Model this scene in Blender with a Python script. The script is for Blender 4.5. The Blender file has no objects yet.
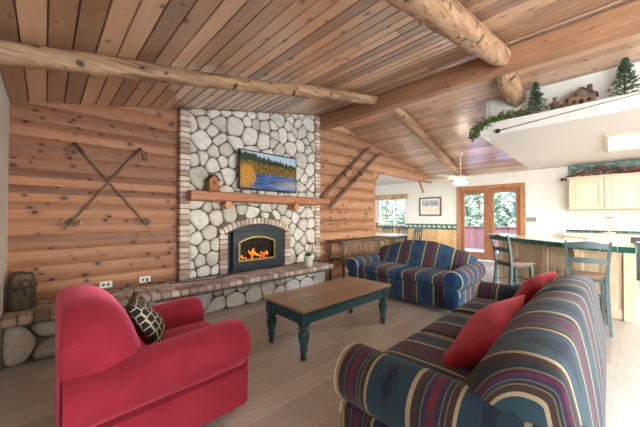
import bpy, math, random
from mathutils import Vector, Matrix
PI = math.pi
random.seed(7)
SC = bpy.context.scene
COL = SC.collection

# ------------------------------------------------------------------ materials
def hexc(h):
    h = h.lstrip('#'); r = [int(h[i:i+2], 16)/255 for i in (0, 2, 4)]
    return tuple((c/12.92 if c <= .04045 else ((c+.055)/1.055)**2.4) for c in r) + (1,)

class NT:
    def __init__(s, name):
        s.m = bpy.data.materials.new(name); s.m.use_nodes = True
        s.t = s.m.node_tree; s.b = s.t.nodes['Principled BSDF']; s.out = s.t.nodes['Material Output']
        s.co = s.t.nodes.new('ShaderNodeTexCoord')
    def n(s, typ, **kw):
        nd = s.t.nodes.new('ShaderNode'+typ)
        for k, v in kw.items():
            if k.startswith('i_'):
                k = k[2:]; k = int(k) if k.isdigit() else k
                nd.inputs[k].default_value = v
            else: setattr(nd, k, v)
        return nd
    def l(s, a, b): s.t.links.new(a, b)
    def math(s, op, a, b=None, c=None):
        nd = s.n('Math', operation=op)
        for i, v in enumerate((a, b, c)):
            if v is None: continue
            if isinstance(v, (int, float)): nd.inputs[i].default_value = v
            else: s.l(v, nd.inputs[i])
        return nd.outputs[0]
    def ramp(s, fac, stops, interp='LINEAR'):
        r = s.n('ValToRGB'); r.color_ramp.interpolation = interp
        e = r.color_ramp.elements
        while len(e) > 1: e.remove(e[0])
        e[0].position = stops[0][0]; e[0].color = stops[0][1]
        for p, c in stops[1:]:
            x = e.new(p); x.color = c
        s.l(fac, r.inputs[0]); return r.outputs[0]
    def mix(s, fac, a, b, blend='MIX'):
        m = s.n('Mix', data_type='RGBA', blend_type=blend)
        for i, v in ((0, fac), (6, a), (7, b)):
            if isinstance(v, (int, float)): m.inputs[i].default_value = v
            elif isinstance(v, tuple): m.inputs[i].default_value = v
            else: s.l(v, m.inputs[i])
        return m.outputs[2]
    def mapping(s, vec, scale=(1, 1, 1), loc=(0, 0, 0), rot=(0, 0, 0)):
        m = s.n('Mapping'); m.inputs[1].default_value = loc; m.inputs[2].default_value = rot; m.inputs[3].default_value = scale
        s.l(vec, m.inputs[0]); return m.outputs[0]
    def noise(s, vec, scale=5, detail=4, rough=.5, dist=0):
        nd = s.n('TexNoise'); nd.inputs['Scale'].default_value = scale; nd.inputs['Detail'].default_value = detail
        nd.inputs['Roughness'].default_value = rough; nd.inputs['Distortion'].default_value = dist
        s.l(vec, nd.inputs['Vector']); return nd.outputs['Fac']
    def bump(s, h, strength=.3, dist=.01):
        b = s.n('Bump'); b.inputs['Strength'].default_value = strength; b.inputs['Distance'].default_value = dist
        s.l(h, b.inputs['Height']); s.l(b.outputs[0], s.b.inputs['Normal'])
    def fin(s, col=None, rough=.6, metal=0, spec=None, coat=0):
        if col is not None:
            if isinstance(col, tuple): s.b.inputs['Base Color'].default_value = col
            else: s.l(col, s.b.inputs['Base Color'])
        if isinstance(rough, (int, float)): s.b.inputs['Roughness'].default_value = rough
        else: s.l(rough, s.b.inputs['Roughness'])
        s.b.inputs['Metallic'].default_value = metal
        if spec is not None: s.b.inputs['Specular IOR Level'].default_value = spec
        s.b.inputs['Coat Weight'].default_value = coat; s.b.inputs['Coat Roughness'].default_value = .3
        return s.m

def plain(name, h, rough=.6, metal=0, var=.12, scale=14, bump=0, spec=None, coat=0):
    n = NT(name); c = hexc(h)
    f = n.noise(n.co.outputs['Object'], scale, 5, .6)
    d = tuple(x*(1-var) for x in c[:3])+(1,); e = tuple(min(1, x*(1+var)) for x in c[:3])+(1,)
    col = n.ramp(f, [(.3, d), (.7, e)])
    if bump: n.bump(n.noise(n.co.outputs['Object'], scale*8, 3), bump, .004)
    return n.fin(col, rough, metal, spec, coat)

def wood(name, light, dark, grain='X', cross=None, w=.13, knots=True, rough=.45, var=.35, knot='#3a1d10', kscale=4.5, gscale=1.0, boards=0, spec=.4, coat=0, kth=.07, bumps=.15, stain=0):
    """grain runs along one object axis; cross = axis across which boards of width w change tone"""
    n = NT(name); sep = n.n('SeparateXYZ'); n.l(n.co.outputs['Object'], sep.inputs[0])
    ax = dict(X=0, Y=1, Z=2); g = sep.outputs[ax[grain]]
    vec = n.co.outputs['Object']; rnd = None
    if cross:
        idx = n.math('FLOOR', n.math('DIVIDE', sep.outputs[ax[cross]], w))
        if boards:
            sh = n.n('TexWhiteNoise', noise_dimensions='1D'); n.l(idx, sh.inputs['W'])
            bi = n.math('FLOOR', n.math('ADD', n.math('DIVIDE', g, boards), n.math('MULTIPLY', sh.outputs[0], 7.0)))
            idx = n.math('ADD', idx, n.math('MULTIPLY', bi, 37.3))
        wn = n.n('TexWhiteNoise', noise_dimensions='1D'); n.l(idx, wn.inputs['W']); rnd = wn.outputs[0]
        cmb = n.n('CombineXYZ'); sc = n.math('MULTIPLY', rnd, 19.0)
        for i in range(3): n.l(sc, cmb.inputs[i])
        va = n.n('VectorMath', operation='ADD'); n.l(vec, va.inputs[0]); n.l(cmb.outputs[0], va.inputs[1]); vec = va.outputs[0]
    s = [9*gscale]*3; s[ax[grain]] = .7*gscale
    v2 = n.mapping(vec, tuple(s))
    f = n.noise(v2, 2.2, 6, .6, 1.2)
    L, D = hexc(light), hexc(dark)
    M = tuple((a+b)/2 for a, b in zip(L, D))
    col = n.ramp(f, [(.3, D), (.5, M), (.68, L)])
    fine = n.noise(n.mapping(vec, tuple(x*7 for x in s)), 3, 2)
    col = n.mix(.25, col, n.ramp(fine, [(.35, (.45, .45, .45, 1)), (.65, (1, 1, 1, 1))]), 'MULTIPLY')
    if rnd is not None:
        col = n.mix(var, col, n.ramp(rnd, [(0, tuple(x*.62 for x in D[:3])+(1,)), (.5, M), (1, tuple(min(1, x*1.25) for x in L[:3])+(1,))]))
    if knots:
        others = [q for q in 'XYZ' if q != grain]; oc = cross or others[0]
        sv = n.n('SeparateXYZ'); n.l(vec, sv.inputs[0]); cm = n.n('CombineXYZ'); n.l(sv.outputs[ax[grain]], cm.inputs[0])
        if cross: n.l(sv.outputs[ax[oc]], cm.inputs[1])
        else: n.l(n.math('ADD', sv.outputs[ax[others[0]]], n.math('MULTIPLY', sv.outputs[ax[others[1]]], 1.3)), cm.inputs[1])
        vo = n.n('TexVoronoi', voronoi_dimensions='2D'); vo.inputs['Scale'].default_value = kscale; n.l(n.mapping(cm.outputs[0], (.85, 1.25, 1)), vo.inputs['Vector'])
        sp = n.n('SeparateColor'); n.l(vo.outputs['Color'], sp.inputs[0])
        th = n.math('MULTIPLY', sp.outputs[0], kth*2)
        k = n.math('SUBTRACT', 1.0, n.math('DIVIDE', vo.outputs['Distance'], th))
        kk = n.ramp(k, [(0.0, (0, 0, 0, 1)), (.35, (1, 1, 1, 1))])
        halo = n.ramp(n.math('SUBTRACT', 1.0, n.math('DIVIDE', vo.outputs['Distance'], n.math('MULTIPLY', th, 2.6))), [(0.0, (0, 0, 0, 1)), (.6, (.45, .45, .45, 1))])
        col = n.mix(halo, col, D); col = n.mix(kk, col, hexc(knot))
    if stain:
        sf = n.noise(n.mapping(vec, tuple(.5*q for q in s)), 3.0, 5, .65, 1.5); col = n.mix(n.math('MULTIPLY', n.ramp(sf, [(.54, (0, 0, 0, 1)), (.60, (1, 1, 1, 1))]), stain), col, hexc('#4a2c1e'))
    if bumps: n.bump(f, bumps, .01)
    return n.fin(col, rough, 0, spec, coat)

M = {}
M['ceil'] = wood('pine_ceiling_boards', '#dab494', '#a67b5d', 'Y', 'X', .13, True, .33, .75, '#4a2617', 4.2, boards=6, spec=.9, kth=.06, coat=.8)
M['ceil'].node_tree.nodes['Principled BSDF'].inputs['Coat IOR'].default_value = 1.8
M['siding'] = wood('cedar_siding', '#b8805b', '#7a4934', 'X', 'Z', .0825, True, .5, .55, '#3f190f', 5.5, kth=.075)
M['log'] = wood('peeled_logs', '#cfa080', '#a67658', 'X', 'Z', .235, True, .5, .3, '#5b2e1d', 5.0, kth=.075)
M['log_light'] = wood('pine_log_post', '#c6946c', '#a07049', 'Z', None, .2, True, .5, .2, '#5a3020', 6, kth=.08)
M['rafter'] = wood('rafter_log', '#c9a385', '#94704f', 'X', None, .2, True, .5, .3, '#38201a', 6, kth=.09, stain=.55, bumps=.5, gscale=.9)
M['beam'] = wood('fir_beam', '#b98a6a', '#94664b', 'Y', None, .2, True, .45, .3, '#5b2f1c', 3.5, kth=.06)
M['mantel'] = wood('mantel_timber', '#c98a68', '#aa6d4f', 'X', None, .2, True, .5, .3, '#7b4028', 4)
M['cutend'] = plain('cut_log_end', '#c99468', .6, var=.15, scale=20)
M['pine_v'] = wood('pine_wainscot', '#e8c08c', '#cf9c62', 'Z', 'Y', .1, True, .45, .35, '#8a5526', 3.5, kth=.05)
M['doorwood'] = wood('door_wood', '#a9704f', '#8a5638', 'Z', None, .1, False, .4)
M['casing'] = wood('door_casing', '#bd8761', '#a06c49', 'Z', None, .1, True, .4)
M['maple'] = wood('pickled_maple', '#dccab2', '#cbb597', 'Z', None, .3, False, .4)
M['panel'] = wood('peninsula_panel', '#dcc4a6', '#bf9f7f', 'Z', None, .3, True, .5, .2, '#8a5c36', 2.2, kth=.05)
M['tabletop'] = wood('table_top_wood', '#b3967e', '#8e725e', 'X', 'Y', .12, False, .35, .3)
M['seatwood'] = wood('stool_seat', '#a47c5e', '#7c5a44', 'X', None, .1, False, .5)
M['twig'] = wood('bark_twigs', '#8d7361', '#564335', 'Z', None, .1, True, .8, gscale=2)
M['skiwood'] = wood('weathered_ski', '#7d5f4c', '#54392b', 'X', None, .1, True, .6)
M['cabin'] = wood('cabin_logs', '#a3846a', '#755a45', 'X', None, .1, False, .7)
M['barn'] = wood('grey_weathered_wood', '#7b6a5a', '#4c3d32', 'Z', 'X', .05, True, .8, .4)
M['bird'] = wood('birdhouse_cedar', '#bd8058', '#98603d', 'Z', None, .1, False, .7)
M['floor'] = wood('floor_planks', '#d3c8be', '#b5a99e', 'X', 'Y', .19, False, .28, .3, boards=1.8, spec=.5, gscale=.8, bumps=.04)
M['white'] = plain('white_paint', '#ddd8d1', .7, var=.02, scale=3)
M['kwhite'] = plain('kitchen_paint', '#dbd6cf', .6, var=.02, scale=3)
M['teal'] = plain('teal_painted_wood', '#2a5459', .45, var=.35, scale=18)
M['stoolpaint'] = plain('grey_green_paint', '#3e4d50', .5, var=.2, scale=18)
M['greenchair'] = plain('dark_green_paint', '#33423b', .5, var=.2)
M['mortar'] = plain('dark_mortar', '#6d6258', .95, var=.25, scale=30, bump=.6)
M['bmortar'] = plain('brick_mortar', '#7a6c63', .95, var=.2, scale=30, bump=.5)
M['steel'] = plain('dark_stove_steel', '#363a41', .42, .5, var=.1)
M['plate'] = plain('stove_backplate', '#2f343a', .5, .3, var=.1)
M['black'] = plain('black_plastic', '#17181a', .35, var=.1)
M['gold'] = plain('brushed_gold', '#b49a62', .35, .8)
M['chrome'] = plain('brushed_nickel', '#b9b3a8', .3, .9)
M['charred'] = plain('charred_log', '#1d1613', .9, var=.6, scale=25)
M['outlet'] = plain('white_plastic', '#eeece6', .4, var=.02)
M['slot'] = plain('grey_slot', '#6f6a62', .5, var=.02)
M['greyplate'] = plain('grey_switch_plate', '#98948a', .4, .3, var=.05)
M['cream'] = plain('cream_piping', '#c9bda0', .9, var=.1, scale=60)
M['redpiping'] = plain('red_piping', '#932533', .9)
M['pot'] = plain('white_ceramic', '#e4e0d8', .3, var=.03)
M['flower'] = plain('red_petals', '#c3243c', .6)
M['pinkfl'] = plain('dusty_red_flowers', '#7d4347', .8)
M['leafdk'] = plain('needle_green', '#55664a', .8, var=.35, scale=40)
M['ivy'] = plain('ivy_green', '#6d8050', .6, var=.45, scale=50)
M['garland'] = plain('dry_garland_leaves', '#5e5a46', .8, var=.5, scale=40)
M['leaf'] = plain('plant_green', '#4f6a45', .6, var=.3, scale=40)
M['leather'] = plain('brown_leather', '#4d3627', .7, var=.25)
M['bamboo'] = plain('bamboo_cane', '#9d8064', .5, var=.2, scale=40)
M['pole'] = plain('aged_bamboo_pole', '#7b6553', .5, var=.25, scale=40)
M['cane'] = plain('rattan_ring', '#a59684', .6)
M['cord'] = plain('black_cord', '#2d2b2d', .5)
M['cordw'] = plain('tan_cord', '#a08a78', .5)
M['shelfwhite'] = plain('fascia_paint', '#ddd8d2', .6, var=.02)
M['fan'] = plain('white_fan', '#e4dccf', .4, var=.03)
M['fanblade'] = plain('pale_maple_blade', '#dccbb2', .4, var=.06)
M['valance'] = None
M['deck'] = wood('deck_boards', '#7b8196', '#646a80', 'Y', 'X', .14, False, .6, .3)
M['fence'] = wood('redwood_fence', '#6a4240', '#523130', 'Z', 'Y', .14, False, .7, .3)
M['ground'] = plain('forest_floor', '#a09a88', .95, var=.4, scale=1.5)
M['trunk'] = plain('tree_bark', '#7a6a60', .9, var=.4, scale=6)
M['foli1'] = plain('foliage_a', '#55694f', .8, var=.4, scale=1.3)
M['foli2'] = plain('foliage_b', '#465f58', .8, var=.4, scale=1.3)
M['dish'] = plain('dishwasher_front', '#303339', .3, .4, var=.06)

# stone
def stone_mat(name, a, b, c):
    n = NT(name); v = n.co.outputs['Object']
    at = n.n('Attribute', attribute_name='rnd')
    base = n.ramp(at.outputs['Fac'], [(0, hexc(a)), (.5, hexc(b)), (1, hexc(c))])
    f = n.noise(v, 14, 7, .65, .4)
    col = n.mix(.55, base, n.ramp(f, [(.3, (.52, .50, .48, 1)), (.55, (1, 1, 1, 1))]), 'MULTIPLY')
    n.bump(n.noise(v, 35, 6, .7), .5, .012)
    return n.fin(col, .85)
M['stone'] = stone_mat('river_stone', '#cdc8c1', '#e0dcd6', '#ebe8e4')
M['boulder'] = stone_mat('grey_boulder', '#a19a8f', '#b5ada2', '#aeafb8')
M['hstone'] = stone_mat('hearth_flagstone', '#cfcdcb', '#dfdddc', '#eae9e8')
M['brick'] = stone_mat('washed_brick', '#b0958a', '#d6c5ba', '#e8ddd4')
M['hbrick'] = stone_mat('hearth_brick', '#ab9691', '#cbb6b1', '#ddcec9')
M['dbrick'] = stone_mat('hearth_brick_brown', '#8e7a6c', '#ab9482', '#bca592')

def red_fabric():
    n = NT('red_upholstery'); v = n.co.outputs['Object']
    f = n.noise(v, 5, 4); col = n.ramp(f, [(.3, hexc('#87202f')), (.7, hexc('#98283a'))])
    w = n.noise(v, 260, 2); col = n.mix(.35, col, n.ramp(w, [(.35, (.6, .6, .6, 1)), (.65, (1.0, 1, 1, 1))]), 'MULTIPLY')
    n.bump(w, .25, .002); n.b.inputs['Sheen Weight'].default_value = .9; n.b.inputs['Sheen Roughness'].default_value = .4
    n.b.inputs['Sheen Tint'].default_value = hexc('#ff7a9a')
    return n.fin(col, .9, spec=.2)
M['red'] = red_fabric()
def red_velvet():
    n = NT('red_velvet'); v = n.co.outputs['Object']
    f = n.noise(v, 9, 5, .6, 1.0); col = n.ramp(f, [(.3, hexc('#7d141f')), (.7, hexc('#a81f30'))])
    n.bump(f, .3, .02); n.b.inputs['Sheen Weight'].default_value = .6; n.b.inputs['Sheen Tint'].default_value = hexc('#ff8896')
    return n.fin(col, .85, spec=.2)
M['velvet'] = red_velvet()

def stripe_fabric(name, field, dark, per=.46, off=0.0, only_field=False):
    n = NT(name); uv = n.co.outputs['UV']
    sep = n.n('SeparateXYZ'); n.l(uv, sep.inputs[0]); u, v = sep.outputs[0], sep.outputs[1]
    fr = n.math('FRACT', n.math('DIVIDE', n.math('ADD', u, off+20*per), per))
    C = {k: hexc(x) for k, x in dict(cr='#a8977c', ta='#7d6856', br='#453533', te='#2a3b41', pu='#35334f', rd='#692b38', bl='#2c4660').items()}
    F = hexc(field)
    seq = [('F', .50), ('cr', .035), ('br', .055), ('ta', .012), ('te', .04), ('ta', .012), ('pu', .05), ('rd', .085), ('pu', .045), ('ta', .012), ('te', .04), ('br', .06), ('cr', .035)]
    p = 0; stops = []
    for k, wd in seq:
        stops.append((p, F if k == 'F' else C[k])); p += wd
    col = n.ramp(fr, stops, 'CONSTANT') if not only_field else None
    # feather motif in the middle of the plain field
    cen = .25
    d = n.math('MULTIPLY', n.math('ABSOLUTE', n.math('SUBTRACT', fr, cen)), per) if not only_field else n.math('ABSOLUTE', n.math('ADD', u, off))
    tri = n.math('DIVIDE', n.math('PINGPONG', v, .16), .16)
    jag = n.math('PINGPONG', n.math('ADD', v, n.math('MULTIPLY', d, .9)), .012)
    half = n.math('ADD', n.math('MULTIPLY', tri, .085), n.math('MULTIPLY', jag, 2.2))
    half = n.math('SUBTRACT', half, .03)
    mask = n.math('LESS_THAN', d, half)
    inner = n.math('LESS_THAN', d, n.math('SUBTRACT', half, .035))
    Dk = hexc(dark); mid = tuple((a+b)/2 for a, b in zip(F, Dk))
    if only_field: base = n.ramp(n.noise(uv, 3), [(0, F), (1, F)])
    else: base = col
    infield = n.math('LESS_THAN', fr, .5) if not only_field else None
    m1 = n.math('MULTIPLY', mask, infield) if infield else mask
    m2 = n.math('MULTIPLY', inner, infield) if infield else inner
    c2 = n.mix(n.math('MULTIPLY', m1, .75), base, Dk)
    c2 = n.mix(n.math('MULTIPLY', m2, .5), c2, mid)
    # little woven blocks inside the dark red band
    if not only_field:
        inr = n.math('MULTIPLY', n.math('GREATER_THAN', fr, .704), n.math('LESS_THAN', fr, .789))
        blk = n.math('GREATER_THAN', n.math('PINGPONG', v, .02), .011)
        c2 = n.mix(n.math('MULTIPLY', n.math('MULTIPLY', inr, blk), .45), c2, C['pu'])
    w = n.noise(n.co.outputs['Object'], 300, 2)
    c2 = n.mix(.4, c2, n.ramp(w, [(.3, (.6, .6, .6, 1)), (.7, (1, 1, 1, 1))]), 'MULTIPLY')
    n.bump(w, .2, .002); n.b.inputs['Sheen Weight'].default_value = .08
    return n.fin(c2, .88, spec=.25)
M['fab1'] = stripe_fabric('striped_upholstery_blue', '#2d4d67', '#2a2c55', .44, .10)
M['fab2'] = stripe_fabric('striped_upholstery_teal', '#334956', '#23243a', .46, .06)
M['fab1arm'] = stripe_fabric('striped_arm_blue', '#2d4d67', '#2a2c55', .40, .13)
M['fab2arm'] = stripe_fabric('striped_arm_teal', '#2c4252', '#23243a', .38, -.08)
M['fab1plain'] = stripe_fabric('plain_blue_panel', '#2b5274', '#2a2c66', .4, 0, True)

def black_pillow():
    n = NT('black_lattice_cloth'); uv = n.co.outputs['UV']
    vo = n.n('TexVoronoi', feature='DISTANCE_TO_EDGE'); vo.inputs['Scale'].default_value = 10; vo.inputs['Randomness'].default_value = .35
    n.l(uv, vo.inputs['Vector'])
    col = n.ramp(vo.outputs['Distance'], [(0, hexc('#b5a68e')), (.085, hexc('#181a17'))], 'CONSTANT')
    return n.fin(col, .9)
M['lattice'] = black_pillow()

def tile_mat(name, col, grout, w=.105, rough=.12, var=.1):
    n = NT(name); v = n.co.outputs['Object']
    vo = n.noise(v, 6, 3)
    c = hexc(col)
    cc = n.ramp(vo, [(.3, tuple(x*(1-var) for x in c[:3])+(1,)), (.7, c)])
    return n.fin(cc, rough, spec=.6)
M['gtile'] = tile_mat('green_glazed_tile', '#2c6254', '#999', rough=.12, var=.35)
M['wtile'] = tile_mat('white_glazed_tile', '#ddd8d0', '#999', rough=.08, var=.06)
M['grout'] = plain('grout', '#b7b1a6', .9)

def glass():
    m = bpy.data.materials.new('window_glass'); m.use_nodes = True; t = m.node_tree
    for x in list(t.nodes): t.nodes.remove(x)
    o = t.nodes.new('ShaderNodeOutputMaterial'); mx = t.nodes.new('ShaderNodeMixShader')
    tr = t.nodes.new('ShaderNodeBsdfTransparent'); gl = t.nodes.new('ShaderNodeBsdfGlossy'); gl.inputs['Roughness'].default_value = .02
    tr.inputs[0].default_value = (.95, .97, .97, 1)
    fr = t.nodes.new('ShaderNodeFresnel'); fr.inputs[0].default_value = 1.3
    t.links.new(fr.outputs[0], mx.inputs[0]); t.links.new(tr.outputs[0], mx.inputs[1]); t.links.new(gl.outputs[0], mx.inputs[2]); t.links.new(mx.outputs[0], o.inputs[0])
    return m
M['glass'] = glass()
def emit(name, col, s):
    n = NT(name); n.b.inputs['Emission Color'].default_value = hexc(col); n.b.inputs['Emission Strength'].default_value = s
    return n.fin(hexc(col), .5)
M['lamp'] = emit('lamp_glass', '#fff4e0', 25)
M['diffuser'] = emit('light_diffuser', '#fff8ee', 2.2)
def fire():
    n = NT('flame'); v = n.co.outputs['Object']
    f = n.noise(n.mapping(v, (1, 1, .6)), 14, 4, .5, .8)
    col = n.ramp(f, [(.3, hexc('#c01a00')), (.5, hexc('#ff5a00')), (.7, hexc('#ffc23c'))])
    n.l(col, n.b.inputs['Emission Color']); n.b.inputs['Emission Strength'].default_value = 1.3
    return n.fin(hexc('#ff6a10'), .8)
M['fire'] = fire()
def tv_pic():
    n = NT('screen_picture'); uv = n.co.outputs['UV']
    sep = n.n('SeparateXYZ'); n.l(uv, sep.inputs[0]); u, v = sep.outputs[0], sep.outputs[1]
    sky = n.ramp(u, [(0, hexc('#cfdde8')), (1, hexc('#b9cfe0'))])
    fr = n.noise(n.mapping(uv, (34, 20, 1)), 1, 5, .75)
    forest = n.ramp(fr, [(.34, hexc('#131f17')), (.45, hexc('#2f3d22')), (.53, hexc('#8a6420')), (.62, hexc('#d39a2e'))])
    dark = n.ramp(fr, [(.3, hexc('#101c16')), (.7, hexc('#3a5236'))])
    wn = n.noise(n.mapping(uv, (5, 40, 1)), 1, 4)
    water = n.ramp(wn, [(.3, hexc('#0d2f63')), (.5, hexc('#1f5597')), (.7, hexc('#5f92c4'))])
    jag = n.noise(n.mapping(uv, (26, 1, 1)), 1, 3, .8)
    treetop = n.math('ADD', n.math('SUBTRACT', .95, n.math('MULTIPLY', u, .22)), n.math('MULTIPLY', n.math('SUBTRACT', jag, .5), .5))
    c = n.mix(n.math('LESS_THAN', v, treetop), sky, dark)
    mid = n.math('ADD', n.math('SUBTRACT', .74, n.math('MULTIPLY', u, .08)), n.math('MULTIPLY', n.math('SUBTRACT', jag, .5), .3))
    c = n.mix(n.math('LESS_THAN', v, mid), c, forest)
    c = n.mix(n.math('LESS_THAN', v, n.math('ADD', .42, n.math('MULTIPLY', n.math('SUBTRACT', jag, .5), .05))), c, water)
    # rocky bank bottom right
    bank = n.math('MULTIPLY', n.math('LESS_THAN', n.math('ABSOLUTE', n.math('SUBTRACT', v, .22)), n.math('MULTIPLY', n.math('SUBTRACT', u, .45), .32)), n.math('GREATER_THAN', fr, .45))
    c = n.mix(bank, c, hexc('#1c2b48'))
    du = n.math('DIVIDE', n.math('SUBTRACT', u, .1), .17); dv = n.math('DIVIDE', n.math('SUBTRACT', v, .32), .33)
    r = n.math('ADD', n.math('MULTIPLY', du, du), n.math('MULTIPLY', dv, dv))
    yn = n.ramp(n.noise(n.mapping(uv, (40, 24, 1)), 1, 4), [(.35, hexc('#9a5a0e')), (.6, hexc('#eea922'))])
    c = n.mix(n.math('LESS_THAN', n.math('ADD', r, n.math('MULTIPLY', n.math('SUBTRACT', fr, .5), 5.0)), .75), c, yn)
    n.l(c, n.b.inputs['Emission Color']); n.b.inputs['Emission Strength'].default_value = .48
    return n.fin(hexc('#101010'), .15)
M['tv'] = tv_pic()
def art():
    n = NT('print_picture'); uv = n.co.outputs['UV']
    sep = n.n('SeparateXYZ'); n.l(uv, sep.inputs[0]); v = sep.outputs[1]
    f = n.noise(n.mapping(uv, (7, 5, 1)), 1, 4, .6)
    top = n.ramp(f, [(.35, hexc('#6e7284')), (.6, hexc('#a8a6ac'))]); bot = n.ramp(f, [(.35, hexc('#c9b29f')), (.6, hexc('#e0d2c4'))])
    return n.fin(n.mix(n.math('LESS_THAN', n.math('ADD', v, n.math('MULTIPLY', f, .3)), .72), top, bot), .4)
M['art'] = art()
def border(name, bg, fg):
    n = NT(name); sep = n.n('SeparateXYZ'); n.l(n.co.outputs['Object'], sep.inputs[0]); y, z = sep.outputs[1], sep.outputs[2]
    # pale ducks in a row on a green band: body ellipse + head
    p = n.math('SUBTRACT', n.math('FRACT', n.math('DIVIDE', n.math('ADD', y, 20.0), .16)), .5)
    zz = n.math('SUBTRACT', z, .935)
    a = n.math('DIVIDE', p, .34); b = n.math('DIVIDE', zz, .024)
    r = n.math('ADD', n.math('MULTIPLY', a, a), n.math('MULTIPLY', b, b))
    a2 = n.math('DIVIDE', n.math('SUBTRACT', p, .2), .12); b2 = n.math('DIVIDE', n.math('SUBTRACT', zz, .03), .018)
    r2 = n.math('ADD', n.math('MULTIPLY', a2, a2), n.math('MULTIPLY', b2, b2))
    mk = n.math('MAXIMUM', n.math('LESS_THAN', r, 1), n.math('LESS_THAN', r2, 1))
    f = n.noise(n.co.outputs['Object'], 30, 3)
    bgc = n.ramp(f, [(.4, hexc(bg)), (.6, tuple(x*1.5 for x in hexc(bg)[:3])+(1,))])
    return n.fin(n.mix(mk, bgc, hexc(fg)), .7)
M['border'] = border('duck_border_paper', '#40584c', '#cfd2c4')
def topborder():
    n = NT('landscape_border_paper'); v = n.co.outputs['Object']
    f = n.noise(n.mapping(v, (1, 4, 9)), 2.0, 4, .6)
    return n.fin(n.ramp(f, [(.35, hexc('#456763')), (.52, hexc('#64847d')), (.62, hexc('#a3b0a4'))]), .7)
M['border2'] = topborder()
def valance():
    n = NT('leafy_valance'); f = n.noise(n.co.outputs['Object'], 18, 4, .6)
    return n.fin(n.ramp(f, [(.38, hexc('#7b6a4a')), (.5, hexc('#c3ad86')), (.62, hexc('#9a7f56'))]), .8)
M['valance'] = valance()

# ------------------------------------------------------------------ mesh builder
class MB:
    def __init__(s): s.v = []; s.f = []; s.r = []; s.cr = .5
    def add(s, vs, fs):
        o = len(s.v); s.v += [tuple(v) for v in vs]; s.f += [tuple(i+o for i in f) for f in fs]; s.r += [s.cr]*len(vs)
        return s
    def box(s, a, b, bev=0.0, M4=None):
        x0, y0, z0 = [min(p, q) for p, q in zip(a, b)]; x1, y1, z1 = [max(p, q) for p, q in zip(a, b)]
        lo, hi = (x0, y0, z0), (x1, y1, z1)
        if bev <= 0:
            vs = [(x, y, z) for x in (x0, x1) for y in (y0, y1) for z in (z0, z1)]
            fs = [(0, 1, 3, 2), (4, 6, 7, 5), (0, 4, 5, 1), (2, 3, 7, 6), (0, 2, 6, 4), (1, 5, 7, 3)]
        else:
            bev = min(bev, *(0.49*(h-l) for h, l in zip(hi, lo)))
            vs = []; ix = {}
            for cx in (0, 1):
                for cy in (0, 1):
                    for cz in (0, 1):
                        c = (cx, cy, cz)
                        for ax in range(3):
                            p = []
                            for k in range(3):
                                if k == ax: p.append(hi[k] if c[k] else lo[k])
                                else: p.append(hi[k]-bev if c[k] else lo[k]+bev)
                            ix[(c, ax)] = len(vs); vs.append(tuple(p))
            fs = []
            for ax in range(3):
                o1, o2 = [k for k in range(3) if k != ax]
                for sg in (0, 1):
                    q = []
                    for (p1, p2) in ((0, 0), (1, 0), (1, 1), (0, 1)):
                        c = [0]*3; c[ax] = sg; c[o1] = p1; c[o2] = p2; q.append(ix[(tuple(c), ax)])
                    fs.append(tuple(q))
                for p1 in (0, 1):
                    for p2 in (0, 1):
                        c0 = [0]*3; c1 = [0]*3; c0[ax] = 0; c1[ax] = 1
                        for c in (c0, c1): c[o1] = p1; c[o2] = p2
                        fs.append((ix[(tuple(c0), o1)], ix[(tuple(c1), o1)], ix[(tuple(c1), o2)], ix[(tuple(c0), o2)]))
            for cx in (0, 1):
                for cy in (0, 1):
                    for cz in (0, 1): fs.append(tuple(ix[((cx, cy, cz), k)] for k in range(3)))
        if M4 is not None: vs = [tuple(M4 @ Vector(v)) for v in vs]
        return s.add(vs, fs)
    def loft(s, rings, closed=True, caps=True):
        n = len(rings[0]); vs = [p for r in rings for p in r]; fs = []
        m = n if closed else n-1
        for i in range(len(rings)-1):
            for j in range(m):
                k = (j+1) % n
                fs.append((i*n+j, i*n+k, (i+1)*n+k, (i+1)*n+j))
        if caps and closed:
            fs.append(tuple(range(n))); fs.append(tuple((len(rings)-1)*n+j for j in range(n)))
        return s.add(vs, fs)
    def tube(s, pts, r, n=8, caps=True, jitter=0):
        pts = [Vector(p) for p in pts]; rings = []
        up = None
        for i, p in enumerate(pts):
            d = (pts[min(i+1, len(pts)-1)]-pts[max(i-1, 0)]).normalized()
            if up is None:
                up = Vector((0, 0, 1)) if abs(d.z) < .9 else Vector((1, 0, 0))
            a = d.cross(up).normalized(); b = a.cross(d).normalized(); up = b
            rr = r[i] if isinstance(r, (list, tuple)) else r
            ring = []
            for k in range(n):
                t = 2*PI*k/n; q = rr*(1+random.uniform(-jitter, jitter))
                ring.append(tuple(p+a*math.cos(t)*q+b*math.sin(t)*q))
            rings.append(ring)
        return s.loft(rings, True, caps)
    def lathe(s, prof, c=(0, 0, 0), n=16, axis='Z', M4=None):
        rings = []
        for r, h in prof:
            ring = []
            for k in range(n):
                t = 2*PI*k/n; x, y = r*math.cos(t), r*math.sin(t)
                p = (x, y, h) if axis == 'Z' else ((x, h, y) if axis == 'Y' else (h, x, y))
                p = Vector(p)
                if M4 is not None: p = M4 @ p
                ring.append(tuple(p+Vector(c)))
            rings.append(ring)
        return s.loft(rings)
    def prism(s, poly, lo, hi, axis='Z'):
        def P(a, b, h): return (a, b, h) if axis == 'Z' else ((a, h, b) if axis == 'Y' else (h, a, b))
        return s.loft([[P(a, b, lo) for a, b in poly], [P(a, b, hi) for a, b in poly]])

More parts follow.
